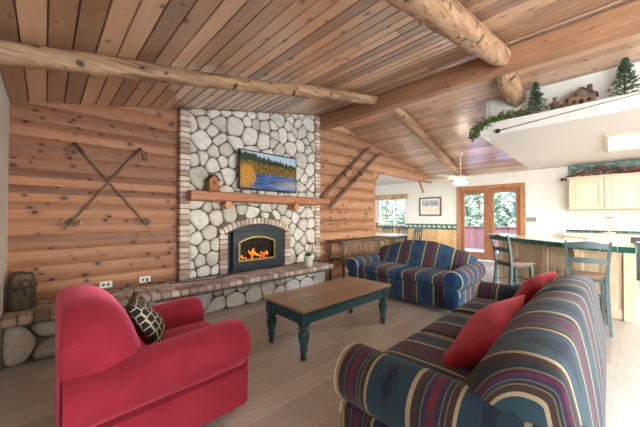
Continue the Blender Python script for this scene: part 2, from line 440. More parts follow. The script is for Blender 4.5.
ROOTM = {}
def obj(name, mb, mat, parent=None, smooth=35, uv=None, world=False, recalc=True):
    vs = mb.v
    root = parent
    if world and parent is not None:
        r = parent
        while r.parent is not None: r = r.parent
        inv = ROOTM.get(r.name, Matrix()).inverted(); vs = [tuple(inv @ Vector(v)) for v in vs]
    me = bpy.data.meshes.new(name); me.from_pydata(vs, [], mb.f); me.validate()
    if recalc:
        import bmesh
        bm = bmesh.new(); bm.from_mesh(me); bmesh.ops.recalc_face_normals(bm, faces=bm.faces); bm.to_mesh(me); bm.free()
    at = me.attributes.new('rnd', 'FLOAT', 'POINT'); at.data.foreach_set('value', mb.r[:len(me.vertices)])
    if uv:
        L = me.uv_layers.new(name='UVMap')
        for lp in me.loops: L.data[lp.index].uv = uv(me.vertices[lp.vertex_index].co)
    me.materials.append(mat)
    if smooth:
        me.shade_smooth(); me.set_sharp_from_angle(angle=math.radians(smooth))
    o = bpy.data.objects.new(name, me); COL.objects.link(o)
    if parent is not None: o.parent = parent
    return o
def thing(name, label, cat, loc=(0, 0, 0), rz=0, group=None):
    o = bpy.data.objects.new(name, None); COL.objects.link(o); o.empty_display_size = .1
    o.location = loc; o.rotation_euler = (0, 0, rz)
    ROOTM[o.name] = Matrix.Translation(loc) @ Matrix.Rotation(rz, 4, 'Z')
    o['label'] = label; o['category'] = cat
    if group: o['group'] = group
    return o
def tag(o, label, cat, group=None, kind=None):
    o['label'] = label; o['category'] = cat
    if group: o['group'] = group
    if kind: o['kind'] = kind
    return o
def struct(name, mb, mat, parent=None, label=None, **kw):
    o = obj(name, mb, mat, parent, **kw)
    if parent is None:
        o['kind'] = 'structure'
        if label: o['label'] = label
    return o
def dup(root, loc, rz, label, group=None):
    r = root.copy(); COL.objects.link(r); r.location = loc; r.rotation_euler = (0, 0, rz); r['label'] = label
    if group: r['group'] = group
    for ch in list(root.children):
        c = ch.copy(); COL.objects.link(c); c.parent = r
        for g in list(ch.children):
            d = g.copy(); COL.objects.link(d); d.parent = c
    return r

# ------------------------------------------------------------------ room constants
XL, XF, YB = -.26, 8.9, 4.05          # left wall, far wall, fireplace wall
XR, ZR = 3.9, 3.26                    # ridge
YN, YS = 7.2, -6.5                    # dining nook end, wall behind
SL, SR = .214, .163
def zc(x): return ZR-SL*(XR-x) if x < XR else ZR-SR*(x-XR)

# floor
mb = MB().box((XL-.15, YS-.15, -.12), (XF+.15, YN+.15, 0)); struct('floor', mb, M['floor'], smooth=0)
# ceiling: V-grooved boards that run along Y
def boards(x0, x1, sgn):
    w = .13; pts = []
    k0 = math.floor(x0/w); x = x0; xs = [x0]+[k*w for k in range(k0+1, math.ceil(x1/w)) if x0+.02 < k*w < x1-.02]+[x1]
    for a, b in zip(xs[:-1], xs[1:]):
        pts += [(a, zc(a)+.022), (a+.0045, zc(a)+.003), (a+.007, zc(a)), (b-.007, zc(b)), (b-.0045, zc(b)+.003), (b, zc(b)+.022)]
    return pts
prof = boards(XL-.15, XR, 1)+boards(XR, XF+.15, 1)
ys = [YS-.15, YN+.15]
mb = MB(); mb.loft([[(x, y, z) for x, z in prof] for y in ys], closed=False, caps=False)
x0, x1 = XL-.15, XF+.15
mb.add([(x0, ys[0], zc(x0)+.12), (XR, ys[0], ZR+.12), (x1, ys[0], zc(x1)+.12), (x0, ys[1], zc(x0)+.12), (XR, ys[1], ZR+.12), (x1, ys[1], zc(x1)+.12)],
       [(0, 1, 4, 3), (1, 2, 5, 4)])
struct('ceiling', mb, M['ceil'], smooth=0, recalc=False)

def gable(y0, y1, a, b, z0=0, mat='white', name='wall_back'):
    top = [(a, zc(a))]+([(XR, ZR)] if a < XR < b else [])+[(b, zc(b))]
    poly = [(a, z0)]+[(x, z+.05) for x, z in top]+[(b, z0)]
    return MB().prism(poly, y0, y1, 'Y')
# left wall with an unseen window, added to let in side light
mb = MB()
wl = (-5.4, -1.0, .5, 2.1)
mb.box((XL-.15, YS-.15, 0), (XL, wl[0], 2.40)); mb.box((XL-.15, wl[1], 0), (XL, YN, 2.40))
mb.box((XL-.15, wl[0], 0), (XL, wl[1], wl[2])); mb.box((XL-.15, wl[0], wl[3]), (XL, wl[1], 2.40))
struct('wall_left', mb, M['white'], smooth=0)
# wall behind the camera with a wide unseen window, added for fill light
mb = gable(YS-.15, YS, XL, .6); 
for q in (gable(YS-.15, YS, 5.6, XF+.15),): mb.add(q.v, q.f)
mb.box((.6, YS-.15, 0), (5.6, YS, .35))
poly = [(.6, 2.2), (.6, zc(.6)), (XR, ZR), (5.6, zc(5.6)), (5.6, 2.2)]; mb.prism(poly, YS-.15, YS, 'Y')
struct('wall_front', mb, M['white'], smooth=0)
# far wall: nook window and french doors
W1 = (4.93, 6.02, .955, 1.90); D1 = (1.62, 3.14, 0, 2.04)
mb = MB()
ztop = 2.47
mb.box((XF, YS-.15, 0), (XF+.15, D1[0], ztop)); mb.box((XF, D1[0], D1[3]), (XF+.15, D1[1], ztop))
mb.box((XF, D1[1], 0), (XF+.15, W1[0], ztop)); mb.box((XF, W1[0], 0), (XF+.15, W1[1], W1[2])); mb.box((XF, W1[0], W1[3]), (XF+.15, W1[1], ztop))
mb.box((XF, W1[1], 0), (XF+.15, YN+.15, ztop))
struct('wall_right', mb, M['white'], smooth=0)
mb = gable(YN, YN+.15, 5.7, XF+.15); struct('wall_nook', mb, M['white'], smooth=0)
# fireplace wall core (between room and nook)
mb = gable(YB, YB+.15, XL, 5.62); struct('wall_back', mb, M['siding'], smooth=0)

# cedar log siding, left of the chimney
mb = MB(); pitch = .165; pts = []
z = 0.41
mb_r = []
prev = [(YB, .40)]
while z < zc(1.27):
    for i in range(7):
        t = i/6; pts.append((YB-.004-.009*math.sin(PI*min(1, max(0, t*1.0)))**.6, z+t*pitch))
    z += pitch
pts = [p for p in pts]
for (xa, xb) in ((XL, 1.27),):
    R1 = [(xa, y, min(z, zc(xa)+.01)) for y, z in pts]; R2 = [(xb, y, min(z, zc(xb)+.01)) for y, z in pts]
    n = 6; rings = []
    for k in range(n+1):
        x = xa+(xb-xa)*k/n; rings.append([(x, y, min(z, zc(x)+.01)) for y, z in pts])
    mb.loft(rings, closed=False, caps=False)
struct('trim_1', mb, M['siding'], smooth=50, label='knotty cedar log siding left of the stone chimney')
# round log wall right of the chimney, gable logs over the nook opening
mb = MB(); r = .13; pitch = .235; z = .11
k = 0
while z < ZR+.1:
    xa = 3.84; zt = z+r*.6
    # to the right the roof comes down
    zl = z-r*.75
    xe = XR+(ZR-zl)/SR if zl < ZR else XR
    xb = min(5.62, xe) if z < 2.42 else xe
    xb = min(xb, XF)
    xs = xa if zt < zc(xa) else max(xa, XR-(ZR-zt)/SL)
    if xb > xs+.15:
        m = max(2, int((xb-xs)/.3)); rings = []
        for i in range(m+1):
            x = xs+(xb-xs)*i/m; rr = r*(1+.03*math.sin(x*3.1+k)); ring = []
            for j in range(14):
                t = 2*PI*j/14; ring.append((x, YB+.02-.0+rr*math.cos(t)*.95, min(z+rr*math.sin(t), zc(x)+.02)))
            rings.append(ring)
        mb.loft(rings)
    z += pitch; k += 1
struct('wall_logs', mb, M['log'], smooth=40, label='peeled log wall right of the chimney, its gable logs running on over the nook opening')
# end post of the log wall
mb = MB().tube([(5.70, YB-.02, 0), (5.69, YB-.015, 1.3), (5.70, YB-.02, 2.5)], [.075, .08, .07], 14, jitter=.02)
tag(obj('log_post', mb, M['log_light']), 'upright peeled log post at the open end of the log wall', 'post')
# short braces
mb = MB().tube([(5.77, YB-.03, 2.10), (6.02, YB-.03, 2.40)], [.03, .035], 10)
tag(obj('log_brace', mb, M['log_light']), 'short slanting log brace springing from the log post up to the gable logs', 'brace', 'short log braces under the gable logs')
mb = MB().tube([(8.36, YB-.03, 2.0), (8.07, YB-.03, 2.36)], [.03, .035], 10)
tag(obj('log_brace', mb, M['log_light']), 'short slanting log brace hanging under the far tip of the gable logs', 'brace', 'short log braces under the gable logs')

struct('ceiling_nook', MB().box((5.3, YB+.15, 2.42), (XF, YN, 2.45)), M['white'], smooth=0, label='flat white ceiling of the dining nook')
# ridge beam
mb = MB().box((3.82, YS, 2.97), (3.98, YB+.05, 3.215), .008)
tag(obj('ridge_beam', mb, M['beam']), 'long square-cut timber beam along the peak of the ceiling', 'beam')
def rafter(x0, x1, y, r, sag, label, name='rafter_log', n=40, seed=1, y1=None):
    random.seed(seed); mb = MB(); rings = []; pts = []; rs = []; y1 = y if y1 is None else y1
    for i in range(n+1):
        t = i/n; x = x0+(x1-x0)*t; c = Vector((x, y+(y1-y)*t+.010*math.sin(5*t+seed), zc(x)-sag+.008*math.sin(7*t+seed*2))); rr = r*(1+.05*math.sin(9*t+seed))
        if i == n and x1 < 5: rr *= .9
        pts.append(c); rs.append(rr); ring = []
        for k in range(20):
            a = 2*PI*k/20; q = rr*(1+.05*math.sin(3*a+x*3+seed)+.035*math.sin(5*a-x*7)+.02*math.sin(2*a+x*19)+random.uniform(-.012, .012)); ring.append((c.x, c.y+q*math.cos(a), c.z+q*math.sin(a)))
        rings.append(ring)
    if x1 < 5: rings.append([tuple(pts[-1]+(Vector(p)-pts[-1])*.75+Vector((.02, 0, -.004))) for p in rings[-1]])
    mb.loft(rings)
    for j in range(n//5):
        i = random.randrange(2, n-1); a = random.uniform(PI*.9, PI*2.1); p = pts[i]; d = Vector((0, math.cos(a), math.sin(a)))
        mb.tube([p+d*rs[i]*.8, p+d*rs[i]*1.09], [.03, .018], 8)
    return tag(obj(name, mb, M['rafter'], smooth=60), label, 'log beam', 'peeled log rafters under the ceiling')
rafter(XL, 3.80, 2.65, .072, .105, 'thin weathered log rafter running from the left wall past the chimney to the ridge beam', seed=1)
rafter(XL, 3.80, .86, .108, .135, 'thickest log rafter, ending bluntly at the ridge beam in front of the white ledge', seed=2)
rafter(3.99, 8.89, 2.52, .092, .10, 'log rafter sloping from the ridge beam down to the french door wall', seed=3, y1=3.0)
rafter(3.99, 4.99, .95, .122, .095, 'short thick log rafter between the ridge beam and the white ledge wall', seed=4, n=12)

# ------------------------------------------------------------------ windows and doors of the setting
def window_frame(mb, x0, x1, y0, y1, z0, z1, t=.05, axis='X', mull=()):
    """frame bars in a wall of constant X"""
    mb.box((x0, y0, z0), (x1, y0+t, z1), .004); mb.box((x0, y1-t, z0), (x1, y1, z1), .004)
    mb.box((x0, y0+t, z0), (x1, y1-t, z0+t), .004); mb.box((x0, y0+t, z1-t), (x1, y1-t, z1), .004)
    for m_ in mull: mb.box((x0, m_-t/2, z0+t), (x1, m_+t/2, z1-t), .004)
mb = MB(); window_frame(mb, XF+.02, XF+.09, *W1, t=.035, mull=(5.42,))
w = struct('window_1', mb, M['shelfwhite'], label='white sliding window of the dining nook')
obj('window_pane', MB().box((XF+.05, W1[0]+.03, W1[2]+.03), (XF+.056, W1[1]-.03, W1[3]-.03)), M['glass'], w, smooth=0)
mb = MB(); window_frame(mb, XL-.10, XL-.04, *wl, t=.06, mull=(-3.9, -2.5)); w = struct('window_added_left', mb, M['shelfwhite'])  # added window out of view, admits light from the left
obj('window_pane', MB().box((XL-.08, wl[0]+.05, wl[2]+.05), (XL-.074, wl[1]-.05, wl[3]-.05)), M['glass'], w, smooth=0)
mb = MB()
for a, b in ((.6, .68), (2.2, 2.28), (3.9, 3.98), (5.52, 5.6)): mb.box((a, YS-.1, .35), (b, YS-.04, 2.2), .004)
mb.box((.6, YS-.1, .35), (5.6, YS-.04, .42), .004); mb.box((.6, YS-.1, 2.13), (5.6, YS-.04, 2.2), .004)
w = struct('window_added_rear', mb, M['shelfwhite'])  # added window out of view, admits light from behind
obj('window_pane', MB().box((.65, YS-.08, .4), (5.55, YS-.074, 2.15)), M['glass'], w, smooth=0)

# french doors
mb = MB(); x0, x1 = XF-.03, XF+.0
mb.box((x0, D1[0]-.09, 0), (x1, D1[0]+.02, D1[3]+.1), .005); mb.box((x0, D1[1]-.02, 0), (x1, D1[1]+.09, D1[3]+.1), .005)
mb.box((x0, D1[0]+.02, D1[3]-.0), (x1, D1[1]-.02, D1[3]+.1), .005)
struct('trim_2', mb, M['casing'], label='wood casing around the french doors')
def door(name, ya, yb, lab, hand):
    mb = MB(); xa, xb = XF+.01, XF+.055; t = .125
    mb.box((xa, ya, .02), (xb, ya+t, D1[3]), .006); mb.box((xa, yb-t, .02), (xb, yb, D1[3]), .006)
    mb.box((xa, ya+t, .02), (xb, yb-t, .24), .006); mb.box((xa, ya+t, D1[3]-.13), (xb, yb-t, D1[3]), .006)
    d = struct(name, mb, M['doorwood'], label=lab)
    obj('door_pane', MB().box((XF+.03, ya+t-.01, .23), (XF+.036, yb-t+.01, D1[3]-.12)), M['glass'], d, smooth=0)
    if hand is not None:
        h = MB(); h.tube([(XF+.01, hand, .98), (XF-.045, hand, .98), (XF-.05, hand+.09, .98)], .009, 8); h.lathe([(.0, 0), (.026, 0), (.026, .008), (0, .01)], (XF+.002, hand, .98), 14, 'X')
        h.lathe([(.0, 0), (.022, 0), (.022, .01), (0, .012)], (XF-.002, hand, 1.12), 14, 'X')
        obj('door_handle', h, M['gold'], d)
    return d
ym = (D1[0]+D1[1])/2
door('door_1', ym+.003, D1[1], 'left glazed wooden french door', ym+.06)
door('door_2', D1[0], ym-.003, 'right glazed wooden french door', None)

# wainscot, border paper
mb = MB(); y = 3.23
while y < YN-.01:
    mb.box((XF-.014, y+.002, .0), (XF+.002, min(y+.1, YN)-.002, .85 if True else 0), .003); y += .1
struct('trim_3', mb, M['pine_v'], smooth=0, label='knotty pine wainscot boards under the duck border')
mb = MB(); mb.box((XF-.006, 3.23, .85), (XF+.002, W1[0], 1.02)); mb.box((XF-.006, W1[1], .85), (XF+.002, YN, 1.02)); mb.box((XF-.006, W1[0], .85), (XF+.002, W1[1], .95))
o = struct('trim_4', mb, M['border'], smooth=0, label='green wallpaper border with a row of pale ducks')
# wall paper border over kitchen cabinets
struct('trim_5', MB().box((XF-.005, -1.6, 2.26), (XF+.002, .70, 2.455)), M['border2'], smooth=0, label='teal landscape wallpaper border above the kitchen cabinets')
# kitchen soffit, ledge box, back panel
mb = MB()
poly = [(4.70, 1.36), (XF, 1.40), (XF, YS), (4.70, YS)]
mb.prism(poly, 2.46, 2.50)
struct('ceiling_kitchen', mb, M['kwhite'], smooth=0, label='flat white lowered ceiling over the kitchen')
mb = MB(); mb.box((4.68, YS, 2.45), (4.72, 1.36, 2.63)); mb.box((4.72, YS, 2.59), (5.0, 1.30, 2.63))
mb.box((4.70, 1.32, 2.45), (5.04, 1.36, 2.62))
struct('trim_6', mb, M['shelfwhite'], smooth=0, label='white plant ledge along the edge of the lowered kitchen ceiling')
mb = MB().prism([(5.0, 2.50), (5.0, zc(5.0)+.02), (5.04, zc(5.04)+.02), (5.04, 2.50)], YS, 1.32, 'Y')
mb.prism([(5.0, 2.50), (5.0, zc(5.0)+.02), (XF, zc(XF)+.02), (XF, 2.50)], 1.31, 1.36, 'Y')
struct('wall_ledge', mb, M['kwhite'], smooth=0)

# ------------------------------------------------------------------ stones
def clip(poly, a, b, c):   # keep a*x+b*y<=c
    out = []
    for i in range(len(poly)):
        p, q = poly[i], poly[(i+1) % len(poly)]
        dp, dq = a*p[0]+b*p[1]-c, a*q[0]+b*q[1]-c
        if dp <= 0: out.append(p)
        if (dp < 0 < dq) or (dq < 0 < dp):
            t = dp/(dp-dq); out.append((p[0]+(q[0]-p[0])*t, p[1]+(q[1]-p[1])*t))
    return out
def stones(mb, u0, u1, v0, v1, size, mapf, seed, gap=.011, puff=.035, keep=None, toppoly=None, aspect=1.0, rnd0=(0, 1), cutter=None):
    R = random.Random(seed); pts = []; tries = 0
    while tries < 6000:
        tries += 1
        p = (R.uniform(u0, u1), R.uniform(v0, v1)); s = size*R.choice((.62, .8, 1, 1, 1.25))
        if all(math.hypot((p[0]-q[0]), (p[1]-q[1])/aspect) > (s+q[2])*.5 for q in pts): pts.append((p[0], p[1], s))
    for i, p in enumerate(pts):
        if keep and not keep(p[0], p[1]): continue
        poly = [(u0, v0), (u1, v0), (u1, v1), (u0, v1)]
        if toppoly: poly = clip(poly, *toppoly)
        if cutter:
            for q in cutter(p[0], p[1]): poly = clip(poly, *q)
        if len(poly) < 3: continue
        for j, q in enumerate(pts):
            if i == j: continue
            dx, dy = q[0]-p[0], q[1]-p[1]; d = math.hypot(dx, dy)
            if d > size*3.5: continue
            w = .5+.5*(p[2]-q[2])/(p[2]+q[2])*.7
            w = max(.2, min(.8, w))
            poly = clip(poly, dx, dy, dx*(p[0]+dx*w)+dy*(p[1]+dy*w))
            if len(poly) < 3: break
        if len(poly) < 3: continue
        # inset
        cx = sum(a for a, b in poly)/len(poly); cy = sum(b for a, b in poly)/len(poly)
        def inset(pl, g):
            o = [(cx-size*3, cy-size*3), (cx+size*3, cy-size*3), (cx+size*3, cy+size*3), (cx-size*3, cy+size*3)]
            for k in range(len(pl)):
                a, b = pl[k], pl[(k+1) % len(pl)]; ex, ey = b[0]-a[0], b[1]-a[1]; L = math.hypot(ex, ey)
                if L < 1e-6: continue
                nx, ny = ey/L, -ex/L
                o = clip(o, nx, ny, nx*a[0]+ny*a[1]-g)
                if len(o) < 3: return []
            return o
        pl = inset(poly, gap)
        if len(pl) < 3: continue
        # resample and round
        pl = [x for k in range(len(pl)) for x in ((pl[k][0]*.80+pl[(k+1) % len(pl)][0]*.20, pl[k][1]*.80+pl[(k+1) % len(pl)][1]*.20), (pl[k][0]*.20+pl[(k+1) % len(pl)][0]*.80, pl[k][1]*.20+pl[(k+1) % len(pl)][1]*.80))]
        for _ in range(2):
            pl = [x for k in range(len(pl)) for x in ((pl[k][0]*.75+pl[(k+1) % len(pl)][0]*.25, pl[k][1]*.75+pl[(k+1) % len(pl)][1]*.25), (pl[k][0]*.25+pl[(k+1) % len(pl)][0]*.75, pl[k][1]*.25+pl[(k+1) % len(pl)][1]*.75))]
        L = 0; cx = sum(a for a, b in pl)/len(pl); cy = sum(b for a, b in pl)/len(pl)
        area = max(math.hypot(a-cx, b-cy) for a, b in pl)
        if area < .02: continue
        mb.cr = R.uniform(*rnd0)
        hh = puff*R.uniform(.6, 1.1)*min(1, area/(size*.5)); rings = []
        tx, ty = R.uniform(-.25, .25), R.uniform(-.25, .25)
        for sc, h in ((1.0, -.01), (1.0, .35), (.93, .68), (.8, .88), (.55, 1.0), (.25, 1.03)):
            rings.append([mapf(cx+(a-cx)*sc, cy+(b-cy)*sc, hh*h*(1+((a-cx)*tx+(b-cy)*ty)/area*(h > .3)) if h > 0 else -.01) for a, b in pl])
        mb.loft(rings)
def bricks_box(mb, a, b, seed=None, bev=.006):
    mb.cr = random.random() if random.random() > .06 else 0.0
    j = lambda: random.uniform(-.002, .003)
    mb.box((a[0], a[1]+j(), a[2]), b, bev)

fp = thing('stone_fireplace', 'white river-stone fireplace with brick edges, raised hearth and a lit stove insert', 'fireplace', (2.55, 4.0, 0))
CH0, CH1, CY = 1.26, 3.83, 3.97
# arch helper
AX0, AX1, ASZ, AAP = 1.93, 2.97, 1.02, 1.135
acx = (AX0+AX1)/2; ah = AAP-ASZ; aw = (AX1-AX0)/2; AR = (aw*aw+ah*ah)/(2*ah); acz = AAP-AR
def inarch(x, z, e=0):
    if not (AX0-e < x < AX1+e): return False
    return z < acz+math.sqrt(max(0, (AR+e)**2-(x-acx)**2))
mb = MB()
zt = zc(CH0)-.0
poly = [(CH0+.01, .0), (CH0+.01, zc(CH0)), (CH1-.01, zc(CH1)), (CH1-.01, .0), (AX1, .0)]
# core with arched opening: columns and the part above
def prismxz(pl, y0, y1): mb.prism(pl, y0, y1, 'Y')
prismxz([(CH0+.02, 0), (CH0+.02, zc(CH0)), (AX0, zc(AX0)), (AX0, 0)], CY, YB-.0)
prismxz([(AX1, 0), (AX1, zc(AX1)), (CH1-.02, zc(CH1)), (CH1-.02, 0)], CY, YB-.0)
N = 10
arc = [(acx+AR*math.sin(t), acz+AR*math.cos(t)) for t in [(-1+2*i/N)*math.asin(aw/AR) for i in range(N+1)]]
for i in range(N):
    (xa, za), (xb, zb) = arc[i], arc[i+1]; prismxz([(xa, za), (xa, zc(xa)), (xb, zc(xb)), (xb, zb)], CY, YB)
chim = obj('chimney_breast', mb, M['mortar'], fp, smooth=0, world=True)
mb = MB()
slope = SL
def keep(x, z): return not inarch(x, z, .10)
def cutter(x, z):
    if z < ASZ+.05 and x > acx: return [(-1, 0, -(AX1+.122))]
    if z < ASZ+.05: return [(1, 0, AX0-.122)]
    dx, dz = x-acx, z-acz; L = math.hypot(dx, dz); dx /= L; dz /= L
    return [(-dx, -dz, -(dx*acx+dz*acz+AR+.09))] if abs(x-acx) < aw+.25 else []
stones(mb, CH0+.12, CH1-.125, .41, 3.3, .188, lambda u, v, h: (u, CY-h+.004, v), 17, keep=keep, cutter=cutter, toppoly=(-SL, 1, ZR-SL*XR-.0), puff=.045, gap=.0065)
obj('stone_facing', mb, M['stone'], chim, smooth=60, world=True)
# brick quoins
random.seed(3)
for (xa, xb) in ((CH0, CH0+.125), (CH1-.13, CH1)):
    mb = MB(); z = .412
    while z < zc(xa)-.03:
        off = random.choice((0, 0, .012)); bricks_box(mb, (xa, CY-.045, z), (xb+(off if xa < 2 else 0), YB, min(z+.062, zc(xa)-.005)), bev=.008); z += .073
    mb2 = MB().box((xa+.006, CY-.032, .41), (xb-.006, YB-.01, zc(xa)-.005)); 
    q = obj('brick_quoin', mb, M['brick'], fp, world=True)
    obj('quoin_mortar', mb2, M['bmortar'], q, smooth=0, world=True)
# brick firebox surround
mb = MB(); z = .412
while z+.06 < ASZ+.03:
    bricks_box(mb, (AX0-.125, CY-.05, z), (AX0-.004, CY+.05, z+.062), bev=.008); bricks_box(mb, (AX1+.004, CY-.05, z), (AX1+.125, CY+.05, z+.062), bev=.008); z += .073
am = math.asin((aw+.10)/AR)
nb = 19
for i in range(nb):
    t = (-1+2*(i+.5)/nb)*am; Rm = Matrix.Translation((acx, 0, acz)) @ Matrix.Rotation(t, 4, 'Y'); mb.cr = random.random()
    mb.box((-.029, CY-.052, AR+.004), (.029, CY+.05, AR+.095), .008, Rm)
bs = obj('brick_arch', mb, M['brick'], fp, world=True)
mb = MB(); mb.box((AX0-.12, CY-.035, .41), (AX0-.005, CY, ASZ)); mb.box((AX1+.005, CY-.035, .41), (AX1+.12, CY, ASZ))
for i in range(nb):
    t = (-1+2*(i+.5)/nb)*am; Rm = Matrix.Translation((acx, 0, acz)) @ Matrix.Rotation(t, 4, 'Y'); mb.box((-.036, CY-.036, AR+.006), (.036, CY, AR+.09), 0, Rm)
obj('arch_mortar', mb, M['bmortar'], bs, smooth=0, world=True)
# stove insert: backplate with arched top, projecting body, door with arched glass
ST = (1.99, 2.80)
def archpoly(x0, x1, z0, zs, za, n=12):
    c = (x0+x1)/2; w = (x1-x0)/2; h = za-zs; R_ = (w*w+h*h)/(2*h); cz = za-R_; m_ = math.asin(w/R_)
    return [(x0, z0)]+[(c+R_*math.sin(t), cz+R_*math.cos(t)) for t in [(-1+2*i/n)*m_ for i in range(n+1)]]+[(x1, z0)]
def ringprism(mb, po, pi, y0, y1):
    n = len(po); A = [(x, y0, z) for x, z in po]; B = [(x, y0, z) for x, z in pi]; C = [(x, y1, z) for x, z in po]; D = [(x, y1, z) for x, z in pi]
    fs = []
    for j in range(n):
        k = (j+1) % n
        fs += [(j, k, n+k, n+j), (2*n+j, 3*n+j, 3*n+k, 2*n+k), (j, 2*n+j, 2*n+k, k), (n+j, n+k, 3*n+k, 3*n+j)]
    mb.add(A+B+C+D, fs)
ins = obj('stove_backplate', (lambda q: (ringprism(q, archpoly(AX0, AX1, .41, ASZ, AAP), archpoly(ST[0]+.04, ST[1]-.03, .47, .93, 1.0), CY-.005, CY+.03), q)[1])(MB()), M['plate'], fp, smooth=0, world=True)
mb = MB(); po = archpoly(ST[0], ST[1], .46, 1.015, 1.02); pi = archpoly(ST[0]+.09, ST[1]-.08, .58, .865, .945); ringprism(mb, po, pi, CY-.09, CY-.065)
mb.box((ST[0], CY-.08, .46), (ST[0]+.03, CY, 1.02), .004); mb.box((ST[1]-.03, CY-.08, .46), (ST[1], CY, 1.02), .004); mb.box((ST[0], CY-.08, .99), (ST[1], CY, 1.02), .004); mb.box((ST[0]-.05, CY-.11, .43), (ST[1]+.05, CY, .47), .004)
body = obj('stove_body', mb, M['steel'], fp, smooth=30, world=True)
mb = MB(); ringprism(mb, archpoly(ST[0]+.082, ST[1]-.072, .57, .865, .95), archpoly(ST[0]+.105, ST[1]-.095, .60, .855, .925), CY-.102, CY-.088); obj('gold_trim', mb, M['gold'], body, smooth=0, world=True)['label'] = 'gold arched trim around the stove glass'
obj('stove_hinge', MB().tube([(ST[0]+.045, CY-.10, .80), (ST[0]+.045, CY-.10, .64)], .009, 8), M['black'], body, world=True); obj('stove_latch', MB().box((ST[1]-.06, CY-.105, .70), (ST[1]-.03, CY-.088, .74), .003), M['black'], body, world=True)
mb = MB(); mb.box((ST[0]+.04, CY+.0, .50), (ST[1]-.04, CY+.045, 1.0)); mb.box((ST[0]+.035, CY-.06, .50), (ST[1]-.035, CY+.04, .52)); mb.box((ST[0]+.03, CY-.06, .5), (ST[0]+.04, CY+.04, .99)); mb.box((ST[1]-.04, CY-.06, .5), (ST[1]-.03, CY+.04, .99))
obj('firebox_lining', mb, M['charred'], fp, smooth=0, world=True)
mb = MB(); mb.tube([(2.14, CY-.02, .60), (2.60, CY-.01, .63)], [.03, .034], 9, jitter=.1); mb.tube([(2.18, CY-.03, .66), (2.5, CY-.03, .60)], [.03, .03], 9, jitter=.1); mb.tube([(2.4, CY-.03, .68), (2.64, CY-.02, .60)], [.03, .03], 9, jitter=.1)
obj('burning_log', mb, M['charred'], fp, world=True)
random.seed(21); mb = MB()
for i in range(26):
    x = random.uniform(2.15, 2.64); h = random.uniform(.02, .06) + (.06 if 2.26 < x < 2.40 else 0); z = random.uniform(.60, .66); lx = random.uniform(-.06, .04); y = CY-random.uniform(.01, .045)
    w_ = random.uniform(.014, .03); mb.tube([(x, y, z-.02), (x+lx*.3, y, z+h*.35), (x+lx*.2, y, z+h*.7), (x+lx, y, z+h)], [w_*.6, w_, w_*.55, .002], 7)
obj('flames', mb, M['fire'], fp, world=True, smooth=60)['label'] = 'orange flames over the burning log'
obj('stove_glass', MB().prism(archpoly(ST[0]+.10, ST[1]-.09, .59, .86, .93), CY-.084, CY-.080, 'Y'), M['glass'], body, smooth=0, world=True)

# hearth
HF = 3.44
mb = MB(); mb.box((XL+.002, HF+.06, 0), (.86, YB-.06, .345)); mb.box((.86, 3.63, 0), (3.66, YB-.06, .345)); mb.box((.86, HF+.04, .30), (3.66, 3.64, .345))
core = obj('hearth_base', mb, M['mortar'], fp, smooth=0, world=True)
mb = MB(); stones(mb, XL+.01, .90, 0, .34, .40, lambda u, v, h: (u, HF+.058-h, v), 5, puff=.08, gap=.007, rnd0=(0, 1)); 
obj('boulders', mb, M['boulder'], core, smooth=60, world=True)['label'] = 'large grey boulders at the dark left end of the hearth'
mb = MB(); stones(mb, .90, 3.66, .0, .345, .26, lambda u, v, h: (u, 3.632-h, v), 9, puff=.022, gap=.007, aspect=1.4); stones(mb, 3.63, YB-.06, 0, .345, .2, lambda u, v, h: (3.658+h, u, v), 10, puff=.03)
obj('flagstones', mb, M['hstone'], core, smooth=60, world=True)
mb = MB(); x = XL+.004; random.seed(5); dark = MB()
while x < 3.69:
    w_ = .098; t_ = mb if x > .1 else dark; t_.cr = random.random()
    t_.box((x, HF-.015+random.uniform(-.004, .004), .345), (min(x+w_-.010, 3.70), HF+.185, .408+random.uniform(-.003, .003)), .01); x += w_
y = HF+.195; k = 0
while y < YB-.09:
    x = XL+.004-(.1 if k % 2 else 0)
    while x < 3.69:
        a = max(x, XL+.003); b = min(x+.19, 3.70)
        if b-a > .03: t_ = mb if x > .1 else dark; t_.cr = random.random(); t_.box((a, y, .345), (b, min(y+.09, YB-.005 if a < CH0-.19 or a > CH1 else CY-.055), .406+random.uniform(-.003, .003)), .01)
        x += .2
    y += .1; k += 1
hb = obj('hearth_bricks', mb, M['hbrick'], fp, world=True)
obj('hearth_bricks_brown', dark, M['dbrick'], fp, world=True)['label'] = 'browner hearth bricks at the left end'
obj('hearth_mortar', MB().box((XL+.003, HF+.0, .335), (3.69, YB-.01, .398)), M['bmortar'], hb, smooth=0, world=True)

# mantel
mb = MB(); ring = []; 
n = 30; rings = []
for i in range(n+1):
    x = 1.345+(3.93-1.345)*i/n; w_ = 1+.03*math.sin(x*4); tp = 1 if i < n-5 else 1-.05*(i-(n-5))
    c = []
    for (yy, zz) in ((CY-.046, 1.60), (3.79, 1.60), (3.765, 1.59), (3.755, 1.535), (3.765, 1.48), (3.79, 1.465), (CY-.046, 1.46)):
        c.append((x, yy+.004*math.sin(x*9+zz*30), 1.525+(zz-1.525)*w_*tp))
    rings.append(c)
mb.loft(rings); mt = thing('mantel_shelf', 'hewn orange timber mantel across the stone chimney, resting on two log brackets', 'mantel', (2.6, 3.85, 1.44))
obj('mantel_timber', mb, M['mantel'], mt, world=True, smooth=40)
for x in (1.85, 3.09):
    mb = MB().tube([(x, CY-.05, 1.418), (x, 3.745, 1.418)], .055, 16); obj('log_bracket', mb, M['cutend'], mt, world=True)

